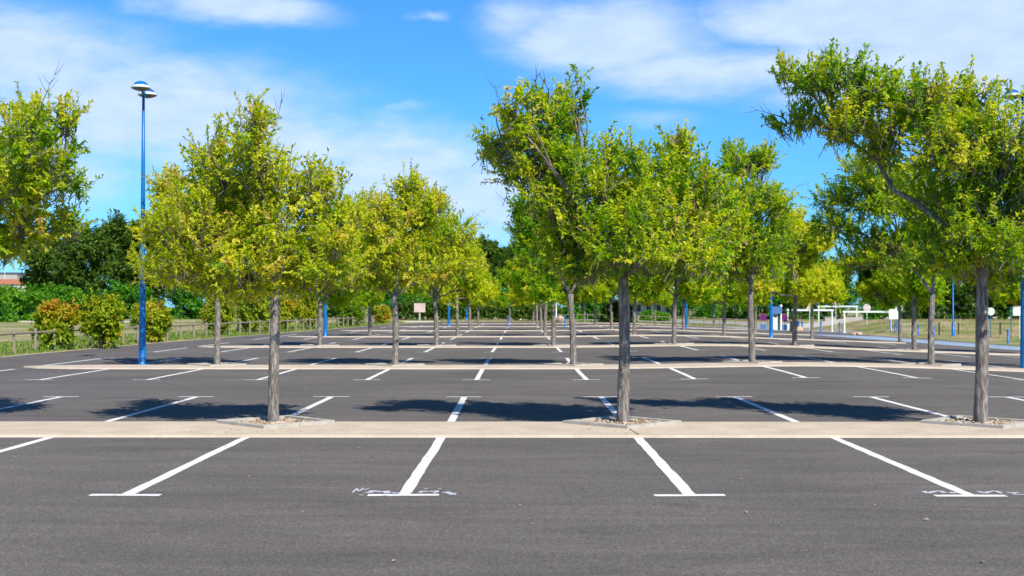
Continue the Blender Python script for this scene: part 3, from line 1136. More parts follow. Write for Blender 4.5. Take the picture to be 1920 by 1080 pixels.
# ------------------------------------------------------------------ shrubs, hedges, background trees
def make_shrub(name, label, loc, rx, ry, rz_, seed, tone=.4, toptone=0.0, leafm='shrub', lsize=.10, n=340, per=9, cat='shrub', group=None, stem=True):
    r = np.random.default_rng(seed)
    root = thing(name, label, cat, loc, 0, group)
    K = 26
    u = nrm(r.normal(size=(K, 3)))
    u[:, 2] = u[:, 2] * .9
    cc = u * (r.random((K, 1)) ** .35) * np.array([rx, ry, rz_]) * .80 + np.array([0, 0, rz_ * .98])
    if cat == 'bush':      # full down to the ground
        K = 34
        a_ = r.random(K) * 6.283
        zz = r.uniform(.06, 1.72, K)
        rr = np.sqrt(r.random(K)) * .95 * np.sqrt(np.clip(1 - (zz / 1.95) ** 3, .05, 1))
        cc = np.stack([np.cos(a_) * rr * rx, np.sin(a_) * rr * ry, zz * rz_], 1)
    ci_ = r.integers(0, K, n)
    S = cc[ci_] + r.normal(size=(n, 3)) * np.array([rx, ry, rz_]) * (.13 if cat == 'bush' else .17)
    S[:, 2] = np.maximum(S[:, 2], .08)
    D = nrm((S - np.array([0, 0, rz_ * .7])) / np.array([rx, ry, rz_]) + r.normal(size=(n, 3)) * .3 + np.array([0, 0, .5]))
    LL = (rx * .28) * (.6 + .8 * r.random(n))
    hh = S[:, 2] / (2 * rz_)
    T = tone + r.normal(size=K)[ci_] * (.14 if cat == 'bush' else .09) + toptone * np.clip(hh - .3, 0, 1) * 1.4 + r.normal(size=n) * .05
    V, F, tn = shoots_to_leaves(r, S, D, LL, per, lsize, T, aspect=.6)
    V[:, 2] = np.maximum(V[:, 2], .01)
    if stem:
        mb = MB()
        for q in range(7):
            a = q * .9
            mb.tube([(math.cos(a) * .06, math.sin(a) * .06, -.05), (math.cos(a) * rx * .3, math.sin(a) * ry * .3, rz_ * .7), (math.cos(a) * rx * .55, math.sin(a) * ry * .55, rz_ * 1.35)], [.03, .02, .006], 5)
        mb.build('stems', mt['darkbark'], root)
    mesh_obj('foliage', V, F, mt[leafm], root, tone=tn)
    return root


gs = 'rounded shrubs along the left verge'
SH = [  # px, base py, width px, height px, tone, toptone, label
    (91, 657, 70, 94, .36, .30, 'rounded shrub with red orange top, leftmost on the verge'),
    (180, 655, 72, 110, .42, .05, 'tallest yellow green shrub between the two orange tinted ones'),
    (275, 643, 66, 80, .44, .16, 'orange yellow shrub right behind the tall blue lamp'),
    (405, 630, 58, 82, .44, .10, 'yellow green shrub behind the thin grey trunk left of the golden tree'),
    (468, 624, 64, 74, .34, .20, 'green shrub with orange crest just left of the golden trunk'),
    (532, 620, 54, 70, .46, .12, 'yellow green shrub just right of the golden trunk'),
    (578, 617, 58, 72, .44, .10, 'green yellow shrub left of the second blue lamp'),
    (652, 612, 48, 52, .26, .05, 'darker green shrub right of the second blue lamp'),
    (714, 607, 30, 38, .52, .06, 'small yellow shrub at the far end of the left fence')]
for i, (px, by, w, h, tn, tt, lab) in enumerate(SH):
    X, Z = unp(px, by)
    s = Z / FPX
    make_shrub('rounded_shrub', lab, (X, Z + w * s * .45, gzf(X, Z)), w * s * .5, w * s * .5, h * s * .5, 200 + i, tn, tt, lsize=.085 + Z * .0009, n=1150, per=10, group=gs)

# hedge bushes behind the verge and the far belts
gh = 'big green bushes behind the left path'
HB = [(20, 162, 92, 62, .62), (60, 168, 80, 58, .5), (-30, 150, 90, 60, .55), (118, 172, 70, 44, .6), (150, 175, 60, 40, .4), (225, 168, 60, 46, .35), (250, 175, 60, 40, .5), (340, 170, 70, 40, .55), (390, 176, 60, 42, .45), (500, 178, 80, 40, .4), (620, 176, 80, 38, .45)]
HL = ['bright green bush at the left edge behind the pale path', 'bushy green mass between the left edge and the dark trees', 'green bush cut by the left edge of the view', 'green bush under the dark trees behind the red topped shrub',
      'green bush showing above the gap between the first two shrubs', 'low dark bush right of the tallest shrub', 'bush directly behind the orange yellow shrub', 'bush behind the fence between lamp and grey trunk', 'bush behind the thin grey trunk',
      'dim bush behind the golden trunk', 'dim bush behind the second blue lamp']
for i, (px, Z, w, h, tn) in enumerate(HB):
    Z, h = Z - 15, h * (1.12 if i > 2 else .74)
    X = (px - HX) / FPX * Z
    s = Z / FPX
    make_shrub('green_bush', HL[i], (X, Z, gzf(X, Z)), w * s * .55, w * s * .4, h * s * .62, 300 + i, tn, .1, 'hedge', lsize=.34, n=620, per=9, cat='bush', group=gh)

hedge = None
hm_px = [(740, 850, 150, 1.9), (850, 965, 152, 1.6), (965, 1050, 146, 1.5)]
for i, (a, b, Z, h) in enumerate(hm_px):
    X0, X1 = (a - HX) / FPX * Z, (b - HX) / FPX * Z
    r = np.random.default_rng(500 + i)
    n = 900
    S = np.stack([r.uniform(X0, X1, n), Z + r.uniform(-.8, .8, n), r.uniform(.1, h, n)], 1)
    S[:, 2] += gz(S[:, 0], S[:, 1])
    D = nrm(r.normal(size=(n, 3)) * .6 + np.array([0, -.2, .8]))
    V, F, tn = shoots_to_leaves(r, S, D, np.full(n, .4), 7, .26, np.full(n, [.35, .45, .55][i]), aspect=.7)
    o = mesh_obj('clipped_hedge', V, F, mt['darkleaf'], tone=tn)
    o['label'] = ['long low dark hedge behind the map board', 'low hedge under the far trees left of the centre line', 'low clipped hedge behind the white post near the centre'][i]
    o['category'] = 'hedge'

bgproto = []


def bgvar(seed, W, H, dens=1.0, low=.12):
    r = np.random.default_rng(seed)
    bl = []
    for q in range(13):
        a = r.random() * 6.28
        z = H * (low + .12 + (.72 - low) * r.random())
        prof = math.sin(min(1, (z / H) * 1.1) * 2.6) ** .6 if z / H < .9 else .4
        rr = W * .62 * r.random() ** .5 * max(.3, prof)
        bl.append((math.cos(a) * rr, math.sin(a) * rr, z, W * .36, W * .36, H * .13))
    bl.append((0, 0, H * .86, W * .3, W * .3, H * .13))
    return bl


BGL = [  # px, Z, height m, width factor, variant, label
    (95, 158, 11.0, 0, 'dark round oak nearest the left edge behind the path'),
    (150, 150, 11.5, 1, 'dark oak rising behind the tallest shrub'),
    (215, 156, 14.2, 2, 'tallest dark oak just left of the blue lamp'),
    (275, 160, 10.5, 0, 'dark tree directly behind the blue lamp pole'),
    (335, 165, 9.6, 1, 'dark tree behind the fence right of the blue lamp'),
    (395, 170, 9.8, 2, 'dark tree behind the grey trunk of the second row'),
    (470, 176, 10, 0, 'dark tree behind the orange crested shrub'),
    (550, 178, 10, 1, 'dark tree behind the shrub right of the golden trunk'),
    (630, 180, 10, 2, 'dark tree above the second blue lamp'),
    (700, 182, 10, 0, 'dark tree behind the small yellow shrub'),
    (770, 186, 9, 1, 'background tree over the map board'),
    (840, 188, 9, 2, 'background tree behind the left far lamp'),
    (905, 190, 9, 0, 'background tree left of the centre line'),
    (975, 192, 9, 1, 'background tree straight down the centre line'),
    (1040, 192, 9, 2, 'background tree behind the slim white lamp'),
    (1110, 196, 9, 0, 'background tree left of the pale house'),
    (1175, 214, 10, 1, 'background tree behind the left end of the pale house'),
    (1275, 200, 9.5, 2, 'background tree right of the pale house'),
    (1320, 214, 10, 0, 'background tree left of the small grey house'),
    (1395, 196, 9.5, 1, 'background tree right of the small grey house'),
    (1450, 190, 9.5, 2, 'background tree behind the ticket machine'),
    (1510, 188, 9, 0, 'background tree behind the left white barrier'),
    (1565, 188, 8.2, 1, 'background tree above the rear white barrier'),
    (1625, 184, 8.6, 2, 'background tree behind the round road sign'),
    (1685, 178, 9.5, 0, 'background tree left of the wide second row trunk'),
    (1745, 172, 10, 1, 'dark tree behind the grass mound, left of the slim blue lamp'),
    (1800, 168, 10, 2, 'dark tree behind the slim blue lamp on the mound'),
    (1860, 166, 10.4, 0, 'dark tree behind the leaning tree trunk'),
    (1925, 164, 10.6, 1, 'dark tree at the right edge behind the mound')]
for i, (px, Z, H, vi, lab) in enumerate(BGL):
    Z = Z + 12 if i < 10 else Z
    H = H * 1.05 if i < 3 else H
    X = (px - HX) / FPX * Z
    if len(bgproto) < 3 and i < 3:
        HH = [11.0, 11.5, 14.2][i]
        t = make_tree('oak_tree', lab, (X, Z, gzf(X, Z)), bgvar(400 + i, [5.8, 5.4, 6.8][i], HH, low=.08), 420 + i, .26, HH * .18, (0.1, 0), shoots=120, per=10, lsize=.44, tone=.42,
                      group='dark trees behind the lot', slen=(.6, 1.3), leafm='darkleaf', barkm='darkbark', nseg=6, twigs=False, clumpk=1.3)
        bgproto.append(t)
        t['H'] = HH
    else:
        src = bgproto[vi]
        H *= 1.05 if i in (21, 22, 23) else 1.28
        s_ = H / [11.0, 11.5, 14.2][vi]
        t = copy_thing(src, (X, Z, gzf(X, Z)), random.uniform(0, 6.28), lab, (s_ * random.uniform(.95, 1.15), s_ * random.uniform(.95, 1.15), s_))
for t in bgproto:
    del t['H']

# bushes filling the belt below the background crowns
gb = 'bushes in the belt behind the lot'
BB = [(770, 170, 70, 22, .5), (860, 172, 80, 24, .6), (930, 174, 70, 24, .55), (1000, 176, 80, 22, .5), (1075, 150, 40, 30, .6), (1118, 150, 40, 28, .55), (1296, 175, 62, 40, .35), (1338, 180, 60, 12, .75), (1404, 178, 60, 34, .4), (1425, 176, 60, 36, .35),
      (1480, 176, 60, 34, .3), (1520, 174, 60, 34, .45), (1570, 174, 60, 34, .35), (1645, 128, 32, 36, .62), (1690, 160, 60, 34, .35), (1740, 158, 60, 36, .3), (1800, 156, 70, 36, .4), (1870, 152, 50, 40, .5), (1920, 152, 50, 34, .3), (1158, 124, 44, 26, .12),
      (1705, 131, 44, 46, .3), (1768, 130, 50, 50, .25), (1825, 129, 46, 48, .3), (1885, 128, 46, 52, .42), (1935, 127, 44, 50, .25), (1225, 152, 40, 8, .6), (905, 178, 90, 50, .5), (990, 184, 90, 50, .45), (820, 178, 80, 46, .4), (735, 176, 70, 44, .4)]
BLAB = ['bush right behind the map board', 'bush between the two left far lamps', 'bush beside the rust coloured board', 'bush on the centre line behind the hedge', 'light green bush right of the slim white lamp', 'light green bush left of the dark one',
        'dark bush against the right wall of the pale house', 'yellow green bush before the small grey house', 'bush right of the small grey house', 'bush left of the ticket machine', 'bush behind the ticket machine', 'bush behind the left white barrier',
        'bush behind the rear white barrier', 'lone round green bush beside the driveway', 'bush left of the mound', 'dark bush behind the mound near its left end', 'bush behind the mound by the slim lamp', 'light bush right of the leaning tree trunk',
        'dark bush behind the mound at the right edge', 'very dark bush behind the middle trunk',
        'bush on the mound crest left of the slim blue lamp', 'bush on the mound crest at the slim blue lamp', 'bush on the mound crest left of the leaning tree trunk', 'bush on the mound crest right of the leaning tree trunk', 'bush on the mound crest at the right edge',
        'low light bush before the pale house', 'tall bush behind the rust coloured board', 'tall bush behind the far end of the centre line', 'tall bush above the map board, right side', 'tall bush behind the left end of the low dark hedge']
for i, (px, Z, w, h, tn) in enumerate(BB):
    if 0 <= i <= 3:
        h = h * 1.5
    if 9 <= i <= 18 and i not in (13,):
        h, w = h * 1.5, w * 1.3
    if 20 <= i <= 24:
        h, tn = h * 1.35, .30
    X = (px - HX) / FPX * Z
    s = Z / FPX
    make_shrub('green_bush', BLAB[i], (X, Z, gzf(X, Z)), w * s * .62, w * s * .4, h * s * .68, 600 + i, tn, .05, 'hedge' if tn > .33 else 'darkleaf', lsize=.32, n=520, per=8, cat='bush', group=gb)

# ------------------------------------------------------------------ fences
def fence(name, label, pts, h, step, pr=.055, mb_m='wood', gap=(), lab_group=None):
    root = thing(name, label, 'fence', (pts[0][0], pts[0][1], gzf(*pts[0])))
    org = Vector(root.location)
    P = []
    for (a, b) in zip(pts[:-1], pts[1:]):
        L_ = math.hypot(b[0] - a[0], b[1] - a[1])
        n = max(1, round(L_ / step))
        P += [(a[0] + (b[0] - a[0]) * i / n, a[1] + (b[1] - a[1]) * i / n) for i in range(n)]
    P.append(pts[-1])
    for i, (x, y) in enumerate(P):
        z = gzf(x, y)
        mb = MB()
        hh = h + random.uniform(-.03, .03)
        tx, ty = random.uniform(-.02, .02), random.uniform(-.02, .02)
        mb.tube([(x - org.x, y - org.y, z - org.z - .2), (x - org.x + tx, y - org.y + ty, z - org.z + hh - .02), (x - org.x + tx, y - org.y + ty, z - org.z + hh)], [pr, pr, pr * .7], 8)
        mb.build('post', mt[mb_m], root)
        if i < len(P) - 1 and i not in gap:
            x2, y2 = P[i + 1]
            z2 = gzf(x2, y2)
            rb = MB()
            rb.tube([(x - org.x, y - org.y, z - org.z + h - .13), (x2 - org.x, y2 - org.y, z2 - org.z + h - .13)], [pr * .8, pr * .8], 8)
            rb.build('rail', mt[mb_m], root)
    return root


random.seed(9)
fence('wooden_fence', 'weathered wooden post and rail fence along the left verge', [(-17.9, 38.6), (-17.9, 50), (-17.7, 58), (-17.2, 66), (-16.4, 76), (-15.2, 88), (-14.6, 98), (-13.6, 116)], .86, 1.95)
fence('wooden_fence', 'low post and rail fence beside the pale road right of the middle tree', [(4.0, 131), (11.5, 128), (17, 126.5), (24.5, 124)], .9, 1.7, pr=.05)
fence('wooden_fence', 'second rail fence on the left, farther inside the verge', [(-20.5, 64), (-19.6, 74), (-18.2, 84)], .8, 2.0, pr=.05)

# ------------------------------------------------------------------ grass and litter
def blades(name, label, n, fx, fy, h, tone, seed, m='grassb', filt=None):
    r = np.random.default_rng(seed)
    x = r.uniform(fx[0], fx[1], n)
    y = r.uniform(fy[0], fy[1], n)
    le = np.interp(y, EDGE[:, 0], EDGE[:, 1])
    if filt:
        k = filt(x, y, le)
        x, y = x[k], y[k]
        n = len(x)
    # clumped height
    hc = .5 + .5 * np.sin(x * 2.1 + np.sin(y * 1.3)) * np.sin(y * 1.7)
    P = np.stack([x, y, gz(x, y) - .01], 1)
    D = nrm(np.stack([r.normal(size=n) * .35, r.normal(size=n) * .35, np.ones(n)], 1))
    N = nrm(r.normal(size=(n, 3)) * np.array([1, 1, .1]))
    Ls = h * (.4 + .7 * r.random(n)) * (.5 + .8 * hc)
    V, F = leaf_arrays(P, D, N, Ls, Ls * .28, .25)
    T = np.repeat(np.clip(tone + (1 - hc) * .35 + r.normal(size=n) * .15, 0, 1), 4)
    o = mesh_obj(name, V, F, mt[m], tone=T)
    o['kind'] = 'stuff'
    o['label'] = label
    o['category'] = 'grass'
    return o


blades('verge_grass', 'green and straw coloured grass growing on the left verge by the fence', 52000, (-30, -11), (36, 122), .18, .30, 900, filt=lambda x, y, le: (x < le - .12) & (x > le - 9))
blades('mound_grass', 'short dry grass on the mound behind the blue lane', 30000, (24, 64), (92, 130), .14, .72, 901, filt=lambda x, y, le: (x > 28.5 - (y - 92) * .02))
blades('far_grass', 'dry and green grass strip beyond the far end of the lot', 26000, (-40, 24), (126, 139), .20, .42, 902, filt=lambda x, y, le: (y > 136.5) & (x > -9) | (x > 6) & (y > 127.5) | (x < -12) & (y < 133))

r = np.random.default_rng(77)
n = 420
x = r.uniform(-12, 12, n)
y = 8 + 30 * r.random(n) ** 1.3
P = np.stack([x, y, gz(x, y) + .022], 1)
a = r.random(n) * 6.28
D = np.stack([np.cos(a), np.sin(a), r.random(n) * .25], 1)
N = nrm(np.stack([r.normal(size=n) * .15, r.normal(size=n) * .15, np.ones(n)], 1))
Ls = .018 + .038 * r.random(n) ** 2
V, F = leaf_arrays(P, nrm(D), N, Ls, Ls * .6, .2)
o = mesh_obj('fallen_leaves', V, F, mt['fallen'], tone=np.repeat(r.random(n), 4))
o['kind'] = 'stuff'
o['label'] = 'tiny pale fallen leaves and bits scattered over the asphalt'
o['category'] = 'leaf litter'
# gravel kicked out onto the strip around the pits
x = np.concatenate([r.normal(c, .6, 50) for c in (-3.5, 1.5, 6.5)])
y = r.uniform(16.15, 16.8, 150)
P = np.stack([x, y, gz(x, y) + .052], 1)
a = r.random(150) * 6.28
V, F = leaf_arrays(P, np.stack([np.cos(a), np.sin(a), np.full(150, .1)], 1), nrm(np.stack([r.normal(size=150) * .2, r.normal(size=150) * .2, np.ones(150)], 1)), .012 + .02 * r.random(150), .012 + .01 * r.random(150), .3)
o = mesh_obj('fallen_leaves', V, F, mt['fallen'], tone=np.repeat(.3 + .5 * r.random(150), 4))
o['kind'] = 'stuff'
o['label'] = 'brown leaf crumbs lying on the nearest pale strip'
o['category'] = 'leaf litter'


# ------------------------------------------------------------------ street furniture at the back
def base(px, Z):
    X = (px - HX) / FPX * Z
    return (X, Z, gzf(X, Z))


def hpx(py, Z, loc):
    """height above loc of photo row py at depth Z"""
    return CAMH - (py - HY) / FPX * Z - loc[2]


def barrier(px0, px1, Z, ytop, label, ov=0.0):
    l0, l1 = base(px0, Z), base(px1, Z)
    root = thing('height_barrier', label, 'barrier', l0, 0, 'white height barriers at the lot entrance')
    h = hpx(ytop, Z, l0)
    W = l1[0] - l0[0]
    for xx, dz in ((0, 0), (W, l1[2] - l0[2])):
        mb = MB()
        mb.box(xx, 0, (h - .02 + dz) / 2 + .0, .13, .13, h - dz - .06)
        mb.box(xx, 0, dz + .02, .30, .30, .04)
        mb.build('post', mt['whitep'], root)
    mb = MB()
    mb.box(W / 2 - ov / 2, 0, h, W + .3 + ov, .14, .16)
    mb.build('crossbar', mt['whitep'], root)
    return root


barrier(1487, 1559, 112, 581.5, 'white height barrier nearest the ticket machine')
barrier(1534, 1605, 134, 574.5, 'rear white height barrier, standing higher up the driveway')
barrier(1582, 1668, 108, 584.5, 'front right white height barrier beside the grass mound')


def bollard_proto(px, Z, label, h=.9, r_=.05, m='blue', name='bollard', group='blue bollards at the entrance'):
    l = base(px, Z)
    root = thing(name, label, 'bollard', l, 0, group)
    mb = MB()
    mb.lathe([(0, 0), (r_ * 1.6, 0), (r_ * 1.6, .02), (r_, .03), (r_, h * .86)], 12)
    mb.build('shaft', mt[m], root, smooth=True)
    cb = MB()
    cb.lathe([(r_ * 1.15, h * .86), (r_ * 1.2, h * .9), (r_ * .9, h * .96), (0, h)], 12)
    cb.build('cap', mt[m], root, smooth=True)
    return root


b0 = bollard_proto(1503, 104, 'blue bollard left of the entrance, beside the grey bin', .95, .06)
for px, Z, lab in ((1497, 109, 'blue bollard just behind the one beside the grey bin'), (1538, 104, 'blue bollard under the left white barrier'), (1573, 103, 'blue bollard between the two front white barriers'),
                   (1709, 100, 'left of the two close blue bollards behind the wide trunk'), (1720, 99, 'right of the two close blue bollards behind the wide trunk'), (1750, 97, 'blue bollard at the foot of the mound left of the slim lamp'),
                   (1887, 80, 'nearest blue bollard, right of the leaning tree trunk'), (952, 101, 'lone blue bollard at the far end of the centre line'), (1059, 101, 'lone blue bollard right of the slim white lamp'),
                   (1677, 103, 'blue bollard beside the notice board at the mound')):
    copy_thing(b0, base(px, Z), 0, lab)
w0 = bollard_proto(1759, 99, 'first dark wooden post on the mound left of the slim blue lamp', 1.0, .06, 'darkbark', 'wooden_post', 'dark wooden posts on the mound')
for px, Z, lab in ((1795, 99, 'dark wooden post on the mound right of the slim blue lamp'), (1873, 99, 'dark wooden post on the mound right of the leaning tree trunk')):
    copy_thing(w0, base(px, Z), 0, lab)


def disc(mb, cx, cy, cz, r_, t=.02, n=24):
    V, F = [], []
    for s in (0, 1):
        for k in range(n):
            a = 2 * math.pi * k / n
            V.append((cx + r_ * math.cos(a), cy - t * s, cz + r_ * math.sin(a)))
    F = [tuple(range(n))[::-1], tuple(range(n, 2 * n))] + [(k, (k + 1) % n, n + (k + 1) % n, n + k) for k in range(n)]
    mb.add(V, F)


def pole_sign(px, Z, py_c, kind, label, h_extra=.25, pm='whitep', name='road_sign'):
    l = base(px, Z)
    root = thing(name, label, 'sign', l)
    zc = hpx(py_c, Z, l)
    mb = MB()
    mb.tube([(0, 0, -.1), (0, 0, zc + h_extra)], [.035, .035], 8)
    mb.build('pole', mt[pm], root)
    if kind == 'noentry':
        d = MB(); disc(d, 0, -.04, zc, .36); d.build('sign_plate', mt['whitep'], root)
        d = MB(); disc(d, 0, -.062, zc, .33, .004); f = d.build('red_disc', mt['pink'], root)
        d = MB(); d.box(0, -.070, zc, .46, .004, .09); d.build('white_bar', mt['whitep'], root)
    elif kind == 'nopark':
        d = MB(); disc(d, 0, -.04, zc, .34); d.build('sign_plate', mt['plum'], root)
        d = MB(); disc(d, 0, -.062, zc, .27, .004); d.build('blue_disc', mt['purple'], root)
        d = MB(); d.box(0, -.05, zc - .85, .55, .02, .5); d.build('lower_plate', mt['signblue'], root)
    elif kind == 'tri':
        for sc_, m_, yy in ((.42, 'pink', -.04), (.28, 'signpink', -.064)):
            V = [(-sc_, yy, zc - sc_ * .5), (sc_, yy, zc - sc_ * .5), (0, yy, zc + sc_ * 1.1)]
            V += [(a_, b_ + .018, c_) for a_, b_, c_ in V]
            d = MB(); d.add(V, [(0, 1, 2), (5, 4, 3), (0, 3, 4, 1), (1, 4, 5, 2), (2, 5, 3, 0)]); d.build('sign_plate', mt[m_], root)
    elif kind == 'mirror':
        d = MB(); disc(d, 0, -.04, zc, .30, .04); d.build('mirror', mt['cream'], root)
    elif kind == 'board':
        d = MB(); d.box(0, -.05, zc, 1.0, .03, .7); d.build('board', mt['whitep'], root)
    return root


pole_sign(1624, 118, 577, 'noentry', 'faded round red and white road sign above the right white barrier')
pole_sign(1566, 122, 567, 'tri', 'faded red triangular sign among leaves above the rear white barrier')
pole_sign(1517, 114, 577.5, 'tri', 'red triangular sign half behind a far trunk by the left barrier')
pole_sign(1430, 112, 595, 'nopark', 'round purple no parking sign left of the blue lamp by the barriers')
pole_sign(1470.5, 113, 596, 'nopark', 'round purple no parking sign between the two tall white posts')
pole_sign(1855, 96, 584, 'mirror', 'pale round sign on a green post behind the leaning tree trunk', 0.0, 'tealp')
pole_sign(1893, 94, 582, 'none', 'thin teal post near the right edge', .3, 'tealp', 'steel_post')
pole_sign(1909, 92, 583, 'board', 'white board half hidden by the blue lamp post at the right edge', .1)
pole_sign(1683, 106, 578, 'noentry', 'red and white round sign over the notice board by the mound')

# white slim posts by the machine and centre lamps
for px, Z, yt, lab in ((1463.5, 112, 571, 'taller of the two slim white posts beside the ticket machine'), (1476, 113, 579, 'shorter slim white post beside the ticket machine'),
                       (976, 150, 568, 'white post standing on the grass left of the far trunks'), (1043, 140, 562, 'slim white lamp near the end of the centre line')):
    l = base(px, Z)
    root = thing('white_post', lab, 'post', l)
    h = hpx(yt, Z, l)
    mb = MB()
    mb.lathe([(0, 0), (.13, 0), (.13, .04), (.07, .06), (.065, h - .25)], 10)
    mb.build('shaft', mt['whitep'], root, smooth=True)
    cb = MB()
    cb.lathe([(.065, h - .25), (.11, h - .2), (.13, h - .1), (.09, h - .02), (0, h)], 10)
    cb.build('cap', mt['whitep'], root, smooth=True)

# slim blue lamp on the mound edge
l = base(1785, 98)
root = thing('slim_lamp', 'slim dark blue lamp post with a thick foot before the grass mound', 'street lamp', l)
mb = MB(); mb.lathe([(0, 0), (.2, 0), (.2, .03), (.13, .05), (.12, .95), (.06, 1.05), (.05, 5.2), (0, 5.2)], 12); mb.build('pole', mt['blue'], root, smooth=True)
cb = MB(); cb.lathe([(0, 5.5), (.1, 5.48), (.24, 5.36), (.26, 5.28), (.05, 5.18)], 16); cb.build('lamp_head', mt['cream'], root, smooth=True)

# ticket machine
l = base(1452, 112)
root = thing('ticket_machine', 'blue and white ticket machine with a sloped hood beside the blue lamp post', 'ticket machine', l)
mb = MB(); mb.box(0, 0, .85, .42, .5, 1.7); mb.build('cabinet', mt['cream'], root)
mb = MB(); mb.box(-.32, .05, .95, .14, .6, 1.9); mb.box(.34, .05, .95, .14, .6, 1.9); mb.build('side_panel', mt['dark'], root)
mb = MB(); mb.add([(-.55, -.45, 1.95), (.55, -.45, 1.95), (.55, .4, 2.1), (-.55, .4, 2.1), (-.55, -.45, 1.45), (.55, -.45, 1.45)], [(0, 1, 2, 3), (0, 4, 5, 1)])
mb.box(0, -.2, 1.70, 1.05, .4, .45); mb.build('hood', mt['signblue'], root)
mb = MB(); mb.box(0, -.257, 1.25, .3, .01, .25); mb.build('screen', mt['glass'], root)

# bin, rock, containers
l = base(1488, 103)
root = thing('litter_bin', 'dark grey square litter bin left of the entrance bollards', 'bin', l)
mb = MB(); mb.box(0, 0, .42, .55, .55, .8); mb.build('body', mt['dark'], root)
mb = MB(); mb.box(0, 0, .86, .62, .62, .07); mb.build('lid', mt['dark'], root)


def rock(px, Z, s, label, seed):
    bm = bmesh.new()
    bmesh.ops.create_icosphere(bm, subdivisions=3, radius=1)
    rr = np.random.default_rng(seed)
    off = rr.normal(size=(6, 3))
    for v in bm.verts:
        d = 1 + sum(.07 * math.sin(3 * v.co.dot(Vector(o_)) + i) for i, o_ in enumerate(off))
        v.co = v.co * d
        v.co = Vector((v.co.x * s[0], v.co.y * s[1], v.co.z * s[2]))
    me = bpy.data.meshes.new('boulder')
    bm.to_mesh(me)
    bm.free()
    me.materials.append(mt['stone'])
    o = bpy.data.objects.new('boulder', me)
    COL.objects.link(o)
    l = base(px, Z)
    o.location = (l[0], l[1], l[2] + s[2] * .7)
    o['label'] = label
    o['category'] = 'rock'


rock(1497, 101, (.32, .3, .3), 'tan boulder right of the dark grey bin', 1)
rock(1050, 132, (.48, .45, .42), 'orange tan boulder right of the slim white lamp', 2)
rock(1605, 95, (.45, .35, .16), 'flat tan stone lying before the entrance driveway', 3)
for px, Z, w, h, lab, m_ in ((1554, 140, 1.15, .85, 'pale grey container behind the left white barrier', 'render2'), (1592, 142, 1.3, .9, 'beige framed container behind the right white barrier', 'stone')):
    l = base(px, Z)
    root = thing('recycling_container', lab, 'container', l)
    mb = MB(); mb.box(0, 0, h / 2 + .1, w, .8, h); mb.build('body', mt[m_], root)
    mb = MB(); mb.box(0, 0, h + .14, w + .08, .88, .07); mb.box(0, -.405, h * .6, w * .5, .012, .25); mb.build('lid', mt['dark'] if m_ == 'stone' else mt['kerb'], root)

# bike racks / metal hoops behind the notice board
for q, px in enumerate((1695, 1700, 1706)):
    l = base(px, 101)
    root = thing('bike_rack', ['leftmost', 'middle', 'rightmost'][q] + ' grey metal hoop between the notice board and the close bollards', 'bike rack', l, .5, 'grey metal hoops')
    mb = MB(); mb.tube([(-.3, 0, 0), (-.3, 0, .7), (-.2, 0, .8), (.2, 0, .8), (.3, 0, .7), (.3, 0, 0)], [.025] * 6, 6); mb.build('hoop', mt['kerb'], root)

# notice board by the mound
l = base(1674, 105)
root = thing('notice_board', 'white notice board on two blue posts at the end of the right barrier', 'notice board', l)
mb = MB(); mb.box(-.28, 0, .95, .07, .07, 1.9); mb.build('post', mt['blue'], root)
mb = MB(); mb.box(.28, 0, .95, .07, .07, 1.9); mb.build('post', mt['blue'], root)
mb = MB(); mb.box(0, -.05, 1.5, .8, .04, .85); mb.build('board', mt['whitep'], root)

# map board far left of centre
l = base(787, 146)
root = thing('map_board', 'square faded pink map board on a pale post beyond the far end of the lot', 'sign board', l)
zc = hpx(577, 146, l)
mb = MB(); mb.box(0, 0, zc / 2, .16, .1, zc); mb.build('post', mt['kerb'], root)
mb = MB(); mb.box(0, -.08, zc, 1.30, .06, 1.05); bd = mb.build('board', mt['signpink'], root)
mb = MB()
mb.tube([(-.35, -.118, zc - .2), (-.3, -.118, zc + .25), (.1, -.118, zc + .3), (.4, -.118, zc + .05), (.15, -.118, zc - .25), (-.1, -.118, zc - .1)], [.03] * 6, 5)
mb.build('map_drawing', mt['pink'], bd)
# rust board
l = base(887, 156)
root = thing('wooden_board', 'rust brown board on two posts before the far trees', 'sign board', l)
zc = hpx(577, 156, l)
mb = MB(); mb.box(-.2, 0, zc / 2, .08, .08, zc); mb.build('post', mt['wood'], root)
mb = MB(); mb.box(.2, 0, zc / 2, .08, .08, zc); mb.build('post', mt['wood'], root)
mb = MB(); mb.box(0, -.07, zc, .62, .05, .75); mb.build('board', mt['rust'], root)


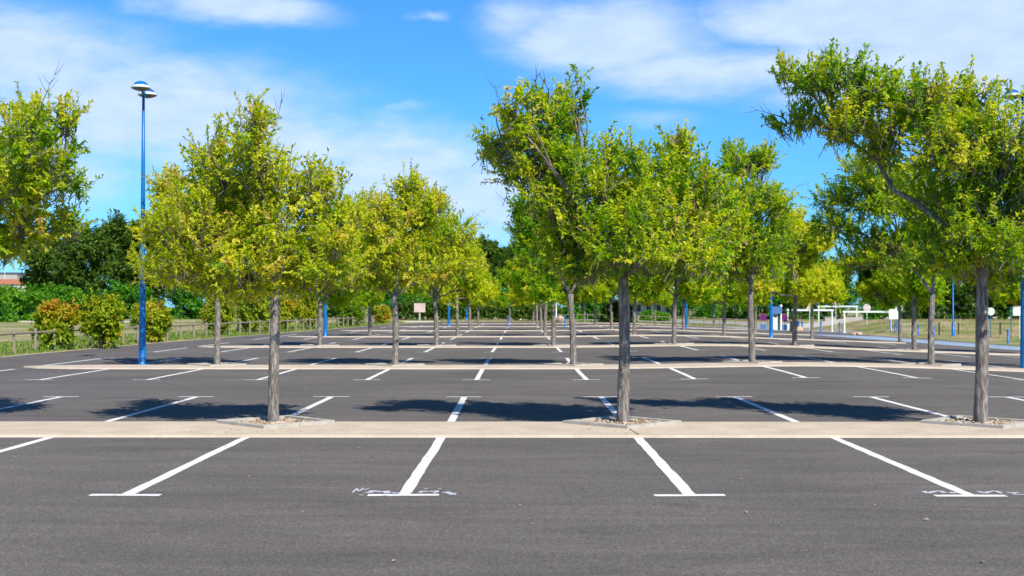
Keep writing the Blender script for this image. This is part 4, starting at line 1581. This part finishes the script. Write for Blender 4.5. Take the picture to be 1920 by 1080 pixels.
# ------------------------------------------------------------------ houses
def house(px0, px1, Z, ytop, label, wall, roofm, depth=8, flat=False, wins=3, rh=1.6):
    l = base((px0 + px1) / 2, Z)
    W = (px1 - px0) / FPX * Z
    h = hpx(ytop, Z, l)
    root = thing('house', label, 'house', l)
    mb = MB(); mb.box(0, depth / 2, h / 2 - .2, W, depth, h + .4); mb.build('wall', mt[wall], root)
    rb = MB()
    if flat:
        rb.box(0, depth / 2, h + .17, W + .5, depth + .5, .3)
    else:
        a, b = W / 2 + .35, depth + .35
        rb.add([(-a, -.35, h + .01), (a, -.35, h + .01), (a, b, h + .01), (-a, b, h + .01), (-a, depth / 2, h + rh), (a, depth / 2, h + rh)], [(0, 1, 5, 4), (2, 3, 4, 5), (1, 2, 5), (3, 0, 4), (3, 2, 1, 0)])
    rb.build('roof', mt[roofm], root)
    for q in range(wins):
        xx = -W / 2 + W * (q + .5) / wins
        wb = MB()
        ww, wh = min(1.3, W / wins * .5), 1.3
        for sx in (-1, 1):
            wb.box(xx + sx * ww / 2, -.04, h * .5, .09, .08, wh + .09)
            wb.box(xx, -.04, h * .5 + sx * wh / 2, ww - .09, .08, .09)
        f = wb.build('window', mt['whitep'], root)
        pb2 = MB(); pb2.box(xx, -.015, h * .5, ww - .09, .02, wh - .09); pb2.build('pane', mt['glass'], f)
    return root


house(1188, 1262, 205, 563, 'pale rendered house seen between trunks right of the middle tree', 'render', 'tile', wins=4)
house(1340, 1372, 206, 566, 'small grey house glimpsed between trunks farther right', 'render2', 'roofgrey', wins=2)
house(-190, 29, 300, 513, 'low building with a dark grey flat roof at the left edge', 'render2', 'roofgrey', flat=True, wins=8)
house(-60, 104, 270, 533, 'long low building with a terracotta roof behind the green bush at left', 'render', 'tile', wins=8, rh=1.2)
# thin mast above the left building
l = base(6, 296)
o = MB(); o.tube([(0, 0, 0), (0, 0, 9), (0, 0, hpx(486, 296, l))], [.09, .07, .05], 6)
o = o.build('radio_mast', mt['whitep'], loc=l)
o['label'] = 'thin pale mast standing at the grey roofed building on the left'
o['category'] = 'mast'

# low walls at the back
for x0, x1, Z, h, lab in ((27, 64, 132.5, .5, 'low pale wall behind the grass mound on the right'),):
    V, F = [], []
    xs = np.arange(x0, x1, 1.0)
    for x_ in xs:
        zb = gzf(x_, Z)
        for yy, zz in ((0, -.3), (0, h), (.3, h), (.3, -.3)):
            V.append((x_, Z + yy, zb + zz))
    for i in range(len(xs) - 1):
        for j in range(3):
            a = i * 4 + j
            F.append((a, a + 4, a + 5, a + 1))
    o = mesh_obj('garden_wall', V, F, mt['render2'])
    o['label'] = lab
    o['category'] = 'wall'
